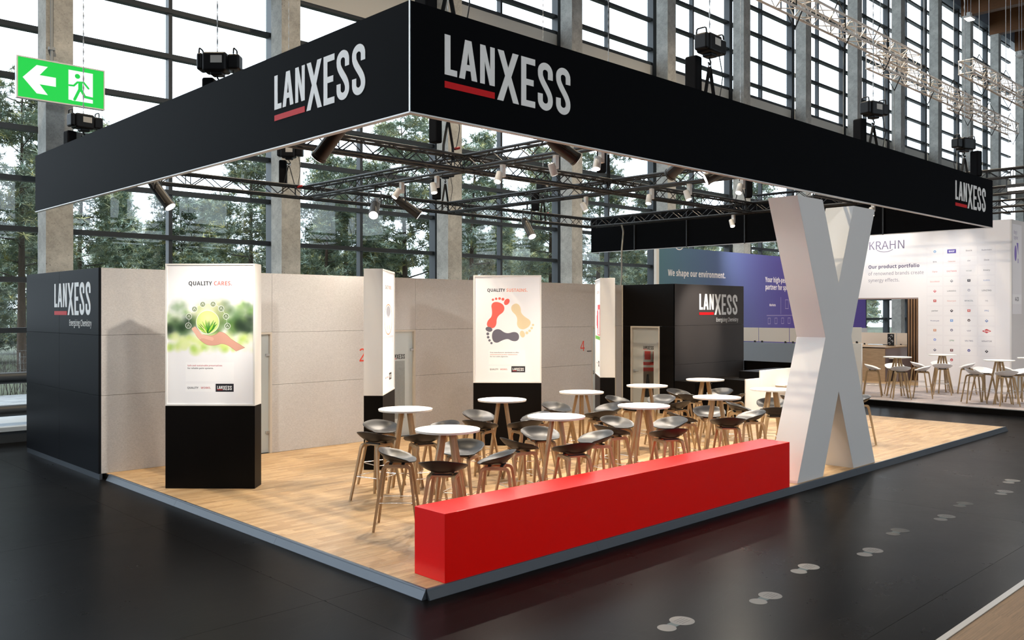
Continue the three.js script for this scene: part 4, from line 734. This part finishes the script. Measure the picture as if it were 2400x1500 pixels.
// ---------- neighbouring stand ----------
{
  const f = tag(new THREE.Group(), 'raised floor of the neighbouring stand, pink carpet and light wood', 'floor', null, 'structure'); f.name = 'floor_neighbour'; scene.add(f);
  mesh('carpet', bx(18.05, 23.2, 0.02, 0.15, -12.4, 6), M.carpet, f); mesh('wood_area', bx(23.2, 38, 0.02, 0.15, -12.4, 6), std(lin(0.62, 0.43, 0.26), 0.5, { map: oakTex }), f);
  mesh('edge_face', bx(18.03, 18.05, 0, 0.135, -12.4, 6), M.blackPanel, f); mesh('edge_strip', bx(18.02, 18.06, 0.135, 0.153, -12.4, 6), M.alu, f);
}
const wallPrint = canvas(2048, 2048, (x, w, h) => {   // 5 m x 5 m of print: u from z = -7.1 to -2.1, v up
  const U = (z) => (z + 7.1) / 5 * w, Vv = (y) => h - (y - 0.15) / 4.9 * h;
  x.fillStyle = '#f3eff1'; x.fillRect(0, 0, w, h);
  const pur = '#4b4266', g = '#8d8797';
  text(x, 'KRAHN', U(-6.14), Vv(4.38), 150, '#6d6480', '', 'left', 0.98); x.strokeStyle = '#6d6480'; x.lineWidth = 8; x.beginPath(); x.arc(U(-5.62), Vv(4.75), 190, 0.32 * Math.PI, 0.68 * Math.PI); x.stroke();
  text(x, 'Our product portfolio', U(-6.14), Vv(3.79), 62, pur, 'bold', 'left', 1.0); text(x, 'of renowned brands create', U(-6.14), Vv(3.58), 60, g, '', 'left', 0.95); text(x, 'synergy effects.', U(-6.14), Vv(3.37), 60, g, '', 'left', 0.95);
  const rows = [[['', '#7fa7d0'], ['#BASF', '#5a4ba8'], ['Bostik', '#66606c'], ['Budenheim', '#5c5870']], [['BYK', '#4c4a58'], ['Celanese', '#c07a6a'], ['dai', '#77707e'], ['Dixie', '#6a6670']], [['Dyna', '#b8605c'], ['EASTMAN', '#c8545c'], ['vcoat', '#8a9092'], ['Emery', '#55535c']], [['ExxonMobil', '#dd8a86'], ['', '#8f8f98'], ['', '#4a4850'], ['KaMin', '#8f9cc8']], [['', '#d46a70'], ['LANXESS', '#5a5a5e'], ['', '#b8b4c0'], ['LENZING', '#3c3c42']], [['', '#c8504c'], ['Nouryon', '#e0a8a0'], ['NYACOL', '#4c5668'], ['oq', '#9a98a2']], [['parker', '#2c2c30'], ['', '#3a3440'], ['', '#d46a66'], ['PPG', '#3d5fa6']], [['Provençale', '#66628a'], ['', '#7fa4dc'], ['', '#5a4a4c'], ['', '#7a8fc0']], [['', '#d49a80'], ['', '#8a88a0'], ['VDF', '#7a7088'], ['#Troy', '#c4353c']], [['', '#8fa0dc'], ['UPM', '#3f7a50'], ['VELTRIS', '#55587a'], ['VENATOR', '#6a6072']], [['', '#6a6a80'], ['', '#7a4a4c'], ['', '#4a4a90'], ['', '#2f2f34']], [null, ['', '#c4303c'], null, null]];
  rows.forEach((r, j) => r.forEach((c, i) => {
    if (!c) return; const cx = U(-4.15 + i * 0.475 + 0.02), cy = Vv(4.22 - j * 0.292), [s, col] = c;
    x.strokeStyle = 'rgba(200,190,200,0.35)'; x.lineWidth = 2; x.strokeRect(cx - 92, cy - 56, 184, 112);
    if (s.startsWith('#')) { x.fillStyle = col; if (s === '#Troy') { x.beginPath(); x.moveTo(cx - 50, cy); x.lineTo(cx, cy - 26); x.lineTo(cx + 50, cy); x.lineTo(cx, cy + 26); x.fill(); } else x.fillRect(cx - 50, cy - 24, 100, 48); text(x, s.slice(1), cx, cy + 11, 30, '#fff', 'bold', 'center'); }
    else if (s) text(x, s, cx, cy + 9, s.length > 7 ? 21 : 26, col, '', 'center');
    else { x.fillStyle = col; x.beginPath(); if ((i + j) % 3 === 0) x.arc(cx, cy - 6, 16, 0, 6.3); else if ((i + j) % 3 === 1) { x.moveTo(cx - 19, cy); x.lineTo(cx, cy - 19); x.lineTo(cx + 19, cy); x.lineTo(cx, cy + 19); } else x.rect(cx - 17, cy - 17, 34, 30); x.fill(); x.fillStyle = '#f3eff1'; x.beginPath(); x.arc(cx, cy - 4, 6, 0, 6.3); x.fill(); }
  }));
});
{
  const c = thing('neighbour_wall', 'white graphic wall of the neighbouring stand with many small logos', 'wall', [22.6, 0.15, 0]);
  const X1 = 0.12, body = (z0, z1, y0, y1) => bx(0.001, X1, y0, y1, z0, z1);
  mesh('wall_core', merge([body(-4.61, -2.1, 0, 4.9), body(-7.1, -4.61, 2.72, 4.9)]), M.pinkWhite, c);
  const face = (z0, z1, y0, y1) => { const g = new THREE.PlaneGeometry(z1 - z0, y1 - y0), uv = g.attributes.uv; for (let i = 0; i < 4; i++) uv.setXY(i, (z0 + 7.1 + uv.getX(i) * (z1 - z0)) / 5, (y0 + uv.getY(i) * (y1 - y0)) / 4.9); return g.rotateY(-Math.PI / 2).translate(0, (y0 + y1) / 2, (z0 + z1) / 2); };
  mesh('printed_face', merge([face(-4.61, -2.1, 0, 4.9), face(-7.1, -4.61, 2.72, 4.9)]), std(0xffffff, 0.6, { map: wallPrint }), c);
  mesh('header_edge', bx(0, 0.14, 2.68, 2.72, -7.1, -4.61), std(lin(0.34, 0.26, 0.24), 0.6), c);
  // return side with the stand number
  const side = mesh('return_side', bx(0.0, 3.2, 0, 4.9, -2.1, -2.06), std(lin(0.74, 0.71, 0.70), 0.6), c);
  const tex = canvas(512, 1024, (x, w, h) => { x.fillStyle = '#f2eff1'; x.fillRect(0, 0, w, h); text(x, 'Bring it', 90, 110, 54, '#9a8fb0'); text(x, 'together!', 90, 170, 54, '#9a8fb0'); x.fillStyle = '#8d78c4'; x.beginPath(); x.ellipse(180, 330, 60, 90, 0, 0, 6.3); x.fill(); x.beginPath(); x.moveTo(230, 210); x.lineTo(330, 210); x.lineTo(330, 350); x.fill(); x.fillRect(300, 390, 30, 50); x.fillStyle = '#faf8f9'; x.fillRect(0, 800, w, 110); text(x, '4A-238', 256, 875, 62, '#55505c', 'bold', 'center'); });
  const s = mesh('stand_number_print', new THREE.PlaneGeometry(0.85, 2.55), std(0xffffff, 0.6, { map: tex }), side); s.position.set(0.47, 3.5, -2.055);
}
{
  const tex = canvas(2048, 512, (x, w, h) => {   // 16 m x 4 m
    for (let i = 0; i < w; i += 4) { const t = Math.min(1, i / w / 0.55), c = [84, 124, 140].map((v, k) => Math.round(v + ([88, 74, 158][k] - v) * t)); x.fillStyle = `rgb(${c})`; x.fillRect(i, 0, 4, h); }
    const U = (m) => m / 16 * w, Y = (m) => h - m / 4.6 * h;
    text(x, 'We shape our environment.', U(0.48), Y(3.46), 32, '#f6f2f4', 'bold', 'left', 1.02); text(x, 'Your high-performance', U(6.6), Y(3.40), 30, '#f6f2f4', 'bold'); text(x, 'partner for specialities', U(6.6), Y(3.12), 30, '#f6f2f4', 'bold');
    text(x, 'Markets', U(6.9), Y(2.5), 15, '#f6f2f4', 'bold'); x.strokeStyle = '#b9b2d6'; x.lineWidth = 2; x.beginPath(); for (const m of [7.75, 8.75, 9.75]) { x.moveTo(U(m), Y(2.85)); x.lineTo(U(m), Y(2.2)); } x.moveTo(U(6.7), Y(2.15)); x.lineTo(U(11), Y(2.15)); x.stroke();
    for (let i = 0; i < 8; i++) { x.strokeRect(U(6.8 + i * 0.5), Y(2.05), 22, 24); } for (let i = 0; i < 3; i++) x.strokeRect(U(8.1 + i), Y(2.75), 30, 38);
    x.strokeStyle = '#f6f2f4'; x.lineWidth = 4; x.beginPath(); x.arc(U(1.1), Y(4.75), 46, 0.3 * Math.PI, 0.7 * Math.PI); x.stroke();
  });
  const c = thing('purple_wall', 'blue to purple printed back wall of the neighbouring stand', 'wall', [18.3, 0.15, -11.04]);
  mesh('wall_core', bx(0, 15.2, 0, 4.4, -0.1, -0.002), M.pinkWhite, c); mesh('white_edge', bx(-0.14, 0, 0, 4.4, -0.1, 0.0), M.whiteBox, c);
  const g = new THREE.PlaneGeometry(15.2, 4.4), uv = g.attributes.uv; for (let i = 0; i < 4; i++) uv.setXY(i, uv.getX(i) * 0.95, uv.getY(i) * 4.4 / 4.6);
  mesh('printed_face', g.translate(7.6, 2.2, 0), std(0xffffff, 0.55, { map: tex }), c);
}
{ // partitions with clear screens in clamps
  const part = (label, x, z0, z1, h, mat, screen, n) => { const p = thing('partition', label, 'partition', [x, 0.15, 0], 0, 'partitions of the neighbouring stand'); mesh('panel', rbx(0, 0.06, 0, h, z0, z1, 0.004, 1), mat, p); const w = (z1 - z0) / n; for (let i = 0; i < n; i++) { const s = mesh('screen', rbx(0.02, 0.032, h + 0.03, h + 0.44, z0 + i * w + 0.01, z0 + (i + 1) * w - 0.01, 0.002, 1), screen, p); for (const u of [0.12, 0.88]) mesh('clamp', bx(0.005, 0.05, h, h + 0.055, z0 + (i + u) * w - 0.025, z0 + (i + u) * w + 0.025), M.rubber, s); } };
  part('partition coloured blue-grey for sky-lit shade, with white screens behind the black bar', 18.99, -8.9, -5.9, 1.37, std(lin(0.27, 0.31, 0.36), 0.45), M.warmWhite, 3);  // panel colour carries the bluish shade of the sky light
  part('white partition with a screen just right of the X column', 18.99, -5.9, -4.74, 1.42, M.whiteBox, M.whiteBox, 1);
  part('cream partition with a blue screen seen through the wall opening', 27.2, -10.3, -8.2, 1.25, M.warmWhite, M.glassBlue, 1);
  part('cream partition with pale screens seen through the wall opening', 26.6, -8.2, -5.6, 1.1, std(lin(0.78, 0.62, 0.47), 0.6), M.warmWhite, 2);
  const c = thing('reception_counter', 'light wood and mauve reception counter inside the neighbouring stand', 'counter', [24.0, 0.15, -6.2]);
  mesh('wood_end', rbx(0, 0.04, 0, 1.12, -0.9, 0, 0.004, 1), std(lin(0.66, 0.47, 0.30), 0.5, { map: oakTex }), c); mesh('front', bx(0.04, 2.6, 0, 1.08, -0.05, -0.01), M.mauve, c); mesh('counter_top', rbx(0, 2.6, 1.08, 1.12, -0.9, 0.0, 0.004, 1), std(lin(0.66, 0.47, 0.30), 0.5, { map: oakTex }), c); mesh('shelf_ledge', rbx(0.3, 2.6, 0.74, 0.77, 0.0, 0.3, 0.004, 1), M.topWhite, c); mesh('lower_front', bx(0.3, 2.6, 0, 0.74, 0.25, 0.28), M.mauve, c);
  const d = thing('sign_board', 'small black and white upright sign on the reception counter', 'sign', [25.3, 1.27, -6.55]); mesh('board', bx(-0.01, 0.01, 0.02, 0.42, -0.11, 0.11), M.letterBlack, d); mesh('foot', bx(-0.06, 0.06, 0, 0.02, -0.14, 0.14), M.oak, d); for (const [y, z] of [[0.09, -0.05], [0.17, 0.04], [0.26, -0.04], [0.34, 0.03]]) mesh('white_curl', new THREE.TorusGeometry(0.032, 0.011, 6, 14, 4.4).rotateY(Math.PI / 2).translate(-0.012, y, z), M.letterWhite, d);
  const s = thing('slat_wall', 'dark wall of upright wooden slats inside the neighbouring stand', 'wall', [25.4, 0.15, -5.9]); mesh('backing', bx(0, 0.03, 0, 2.72, -0.15, 2.2), std(lin(0.05, 0.035, 0.03), 0.7), s); for (let z = -0.1; z < 2.2; z += 0.09) mesh('slat', bx(-0.035, 0, 0, 2.72, z, z + 0.04), std(lin(0.42, 0.24, 0.12), 0.5), s);
  // armchair behind the partition
  const a = thing('shell_armchair', 'cream shell armchair on wooden legs left of the reception counter', 'chair', [22.6, 0.15, -7.1], 0.6); const sg = shellGeo.clone().scale(1.25, 1.9, 1.35); mesh('shell', sg, M.cream, a).position.y = 0.45; for (const [x, z] of [[-1, -1], [1, -1], [1, 1], [-1, 1]]) mesh('leg', bar(V(x * 0.24, 0, z * 0.24), V(x * 0.1, 0.44, z * 0.1), 0.014, 6, 0.018), M.oak, a);
}
for (const [l, z, tx, ty, tz, I] of [['unseen black spotlight on the neighbour truss aimed at the white wall heading', -6.2, 22.6, 4.3, -5.7, 18], ['unseen black spotlight on the neighbour truss aimed at the logo rows', -3.6, 22.6, 2.2, -3.5, 18], ['unseen black spotlight on the neighbour truss aimed at the purple wall', -8.6, 25.5, 3.6, -11.0, 70], ['unseen black spotlight on the neighbour truss aimed at the pink carpet', -2.2, 20.3, 0.2, -2.6, 40]]) {  // out-of-view lamps put in to light the neighbouring walls and carpet
  const o = thing('neighbour_spotlight', l, 'spotlight', [20.7, 5.75, z], 0, 'spotlights of the neighbouring stand'), d = V(tx - 20.7, ty - 5.75, tz - z).normalize();
  mesh('lamp_body', bar(d.clone().multiplyScalar(-0.12), d.clone().multiplyScalar(0.14), 0.07, 16, 0.085), M.spotBlack, o); mesh('yoke', bar(V(0, 0, 0), V(-0.11, 0.235, 0), 0.015, 6), M.spotBlack, o); mesh('lamp_lens', bar(d.clone().multiplyScalar(0.14), d.clone().multiplyScalar(0.15), 0.075, 16), M.lens, o);
  addSpot(o, V(20.7, 5.75, z).addScaledVector(d, 0.17), V(tx, ty, tz), NEUTRAL, I, 0.75, 0.9, 4);
}
{
  const o = thing('flood_lamp', 'rectangular flood lamp glowing under the neighbour truss at the right edge', 'lamp', [20.6, 5.66, -1.35]);
  mesh('housing', rbx(-0.1, 0.1, -0.12, 0.10, -0.22, 0.22, 0.02), M.spotBlack, o); mesh('yoke', merge([bar(V(0, 0, -0.25), V(0, 0.24, -0.25), 0.01, 6), bar(V(0, 0, 0.25), V(0, 0.24, 0.25), 0.01, 6), bar(V(0, 0.24, -0.25), V(0, 0.24, 0.25), 0.01, 6), bar(V(0, 0.24, 0), V(0, 0.33, 0), 0.014, 6)]), M.spotBlack, o);
  mesh('lamp_lens', bx(-0.112, -0.101, -0.08, 0.0, -0.19, 0.19), M.lens, o);
  addSpot(o, V(20.46, 5.62, -1.35), V(17.5, 0, -1.0), NEUTRAL, 40, 0.9, 0.8, 4);
}
// stand behind the camera's right: its floor edge cuts the corner of the picture
{
  const f = tag(new THREE.Group(), 'brown wooden floor edge of another stand at the lower right corner', 'floor', null, 'structure'); f.name = 'floor_near'; scene.add(f);
  mesh('boards', bx(0.6, 22, 0, 0.052, 3.47, 12), std(lin(0.26, 0.17, 0.10), 0.5, { map: oakTex }), f); mesh('edge_strip', bx(0.6, 22, 0, 0.06, 3.42, 3.47), M.alu, f);
}
// ---------- floor stickers ----------
{
  const stick = std(lin(0.135, 0.128, 0.12), 0.6), teal = std(lin(0.035, 0.065, 0.07), 0.6), worn = std(lin(0.045, 0.044, 0.042), 0.6);
  const pts = [[1.13, 1.81, 1], [2.19, 1.98, 1], [3.23, 1.80, 1], [4.24, 1.98, 1], [5.27, 1.84, 0], [6.35, 1.95, 1], [7.26, 1.85, 0], [8.44, 1.97, 1], [9.37, 1.79, 1]];
  pts.forEach(([x, z, ok], i) => {
    const o = thing('floor_sticker', `${ok ? 'pale' : 'worn'} round twin floor sticker on the dark aisle, ${ord[i] ?? ['seventh', 'eighth', 'ninth'][i - 6]} from the front`, 'sticker', [x, 0, z], 0, 'floor stickers in the aisle');
    mesh('large_disc', new THREE.CylinderGeometry(0.10, 0.10, 0.0012, 28).translate(0, 0.0008, 0), ok ? stick : worn, o); mesh('small_disc', new THREE.CylinderGeometry(0.075, 0.075, 0.0012, 24).translate(-0.215, 0.0008, 0.01), ok ? stick : worn, o); mesh('teal_patch', bx(-0.15, -0.085, 0.0001, 0.0011, -0.04, 0.045), teal, o);
    for (let k = 0; k < 4; k++) mesh('print_line', bx(-0.055, 0.055, 0.0014, 0.0016, -0.04 + k * 0.025, -0.034 + k * 0.025), worn, o);
  });
}
// ---------- person seen through the door of the dark cabin ----------
function fieldMesh(bones, size, half, centre, kk) {   // bones: [a, b, ra, rb]; smooth union, meshed in a cube of half-width half round centre
  const mc = new MarchingCubes(size, new THREE.MeshStandardMaterial(), false, false, 400000); mc.isolation = 0; mc.field.fill(-1);
  const cap = bones.map(([a, b, ra, rb]) => ({ a, d: b.clone().sub(a), l2: Math.max(1e-9, b.distanceToSquared(a)), ra, rb }));
  const p = V(0, 0, 0);
  for (let z = 0; z < size; z++) for (let y = 0; y < size; y++) for (let x = 0; x < size; x++) {
    p.set((x - size / 2) / (size / 2), (y - size / 2) / (size / 2), (z - size / 2) / (size / 2)).multiplyScalar(half).add(centre);
    let s = 1e9;
    for (const c of cap) {
      const ax = p.x - c.a.x, ay = p.y - c.a.y, az = p.z - c.a.z, t = Math.max(0, Math.min(1, (ax * c.d.x + ay * c.d.y + az * c.d.z) / c.l2));
      const d = Math.hypot(ax - c.d.x * t, ay - c.d.y * t, az - c.d.z * t) - (c.ra + (c.rb - c.ra) * t);
      if (s > 1e8) s = d; else { const h = Math.max(kk - Math.abs(s - d), 0) / kk; s = Math.min(s, d) - h * h * kk * 0.25; }
    }
    mc.field[x + y * size + z * size * size] = -s;
  }
  mc.update(); const n = mc.count, pos = Float32Array.from(mc.positionArray.slice(0, n * 3)), nor = Float32Array.from(mc.normalArray.slice(0, n * 3));
  for (let i = 0; i < n; i++) { pos[i * 3] = pos[i * 3] * half + centre.x; pos[i * 3 + 1] = pos[i * 3 + 1] * half + centre.y; pos[i * 3 + 2] = pos[i * 3 + 2] * half + centre.z; }
  const g = new THREE.BufferGeometry(); g.setAttribute('position', new THREE.BufferAttribute(pos, 3)); g.setAttribute('normal', new THREE.BufferAttribute(nor, 3)); return g;
}
function paint(g, f) { const n = g.attributes.position.count, c = new Float32Array(n * 3), p = g.attributes.position; for (let i = 0; i < n; i++) c.set(f(p.getX(i), p.getY(i), p.getZ(i)), i * 3); g.setAttribute('color', new THREE.BufferAttribute(c, 3)); return g; }
{
  const o = thing('person', 'person in a red high-visibility vest over dark clothes behind the glass cabin door', 'person', [12.75, PT, -7.3], -0.95);   // faces local +z
  const B = [];
  const leg = (s, fz) => B.push([V(s * 0.10, 0.92, 0), V(s * 0.115, 0.50, 0.02 + fz), 0.088, 0.062], [V(s * 0.115, 0.50, 0.02 + fz), V(s * 0.12, 0.10, -0.01 + fz), 0.060, 0.042], [V(s * 0.12, 0.055, -0.04 + fz), V(s * 0.13, 0.04, 0.15 + fz), 0.048, 0.036]);
  leg(-1, 0.03); leg(1, -0.03);
  B.push([V(-0.08, 0.95, 0), V(0.08, 0.95, 0), 0.115, 0.115], [V(0, 1.02, 0), V(0, 1.30, 0.0), 0.125, 0.145], [V(-0.09, 1.34, 0), V(0.09, 1.34, 0), 0.115, 0.115], [V(-0.15, 1.42, -0.01), V(0.15, 1.42, -0.01), 0.062, 0.062], [V(0, 1.44, 0), V(0, 1.55, 0.015), 0.058, 0.054]);
  const arm = (s, el, wr) => B.push([V(s * 0.185, 1.41, 0), el, 0.060, 0.048], [el, wr, 0.047, 0.034]);
  const wl = V(-0.24, 0.86, 0.14), wr2 = V(0.25, 0.88, 0.13); arm(-1, V(-0.24, 1.13, 0.0), wl); arm(1, V(0.245, 1.14, -0.01), wr2);
  const body = fieldMesh(B, 116, 0.98, V(0, 0.93, 0.03), 0.045);
  paint(body, (x, y) => y < 0.10 ? [0.02, 0.018, 0.016] : y < 0.97 && Math.abs(x) < 0.205 ? [0.30, 0.25, 0.20] : y > 1.475 ? [0.52, 0.31, 0.22] : [0.022, 0.023, 0.026]);
  const HB = [[V(0, 1.655, 0.01), V(0, 1.69, -0.01), 0.088, 0.092], [V(0, 1.60, 0.035), V(0, 1.57, 0.06), 0.062, 0.040], [V(0, 1.655, 0.10), V(0, 1.625, 0.118), 0.010, 0.016], [V(-0.088, 1.64, -0.005), V(-0.092, 1.665, -0.01), 0.016, 0.02], [V(0.088, 1.64, -0.005), V(0.092, 1.665, -0.01), 0.016, 0.02], [V(0, 1.5, 0.005), V(0, 1.58, 0.015), 0.054, 0.052], [V(-0.022, 1.588, 0.094), V(0.022, 1.588, 0.094), 0.008, 0.008], [V(-0.045, 1.683, 0.082), V(-0.02, 1.685, 0.09), 0.012, 0.012], [V(0.045, 1.683, 0.082), V(0.02, 1.685, 0.09), 0.012, 0.012]];
  const head = paint(fieldMesh(HB, 64, 0.17, V(0, 1.635, 0.01), 0.02), () => [0.52, 0.31, 0.22]);
  const hand = (w, s) => { const dn = V(0, -1, 0.25).normalize(), F = [[w.clone(), w.clone().addScaledVector(dn, 0.075), 0.030, 0.034]]; for (let k = 0; k < 4; k++) { const b = w.clone().addScaledVector(dn, 0.085).add(V(0, 0, (k - 1.5) * 0.021)), L = [0.030, 0.036, 0.034, 0.026][k], m = b.clone().add(V(-s * 0.006, -L, 0.008)), t = m.clone().add(V(-s * 0.018, -L * 0.8, 0)); F.push([b, m, 0.0095, 0.009], [m, t, 0.009, 0.0075]); } const tb = w.clone().add(V(-s * 0.01, -0.035, 0.03)), tm = tb.clone().add(V(-s * 0.02, -0.03, 0.028)); F.push([tb, tm, 0.012, 0.010], [tm, tm.clone().add(V(-s * 0.012, -0.026, 0.006)), 0.010, 0.008]); return paint(fieldMesh(F, 52, 0.105, w.clone().add(V(0, -0.08, 0.02)), 0.008), () => [0.52, 0.31, 0.22]); };
  mesh('body', merge([body, head, hand(wl, -1), hand(wr2, 1)]), std(0xffffff, 0.75, { vertexColors: true }), o);
  const hair = fieldMesh([[V(0, 1.685, -0.012), V(0, 1.715, -0.02), 0.094, 0.092], [V(0, 1.62, -0.05), V(0, 1.70, -0.04), 0.07, 0.085]], 40, 0.17, V(0, 1.68, -0.02), 0.02); { const p = hair.attributes.position; for (let i = 0; i < p.count; i++) if (p.getZ(i) > 0.055) p.setZ(i, 0.055); } mesh('hair', hair, std(lin(0.035, 0.024, 0.018), 0.8), o);
  const vest = fieldMesh([[V(0, 0.98, 0), V(0, 1.30, 0), 0.150, 0.162], [V(-0.08, 0.97, 0), V(0.08, 0.97, 0), 0.132, 0.132], [V(-0.09, 1.34, 0), V(0.09, 1.34, 0), 0.128, 0.128], [V(-0.11, 1.42, -0.01), V(0.11, 1.42, -0.01), 0.075, 0.075]], 64, 0.36, V(0, 1.18, 0), 0.05);
  { const p = vest.attributes.position; for (let i = 0; i < p.count; i++) if (p.getY(i) < 0.90) p.setY(i, 0.90); }
  paint(vest, (x, y, z) => (Math.abs(y - 1.16) < 0.028 || Math.abs(y - 1.02) < 0.028 || (Math.abs(Math.abs(x) - 0.10) < 0.024 && y > 1.16)) ? [0.48, 0.48, 0.46] : [0.55, 0.035, 0.025]);
  mesh('safety_vest', vest, std(0xffffff, 0.7, { vertexColors: true }), o);
}
scene.traverse((o) => { if (o.isMesh) { o.castShadow = o.receiveShadow = true; } });
renderer.render(scene, camera);
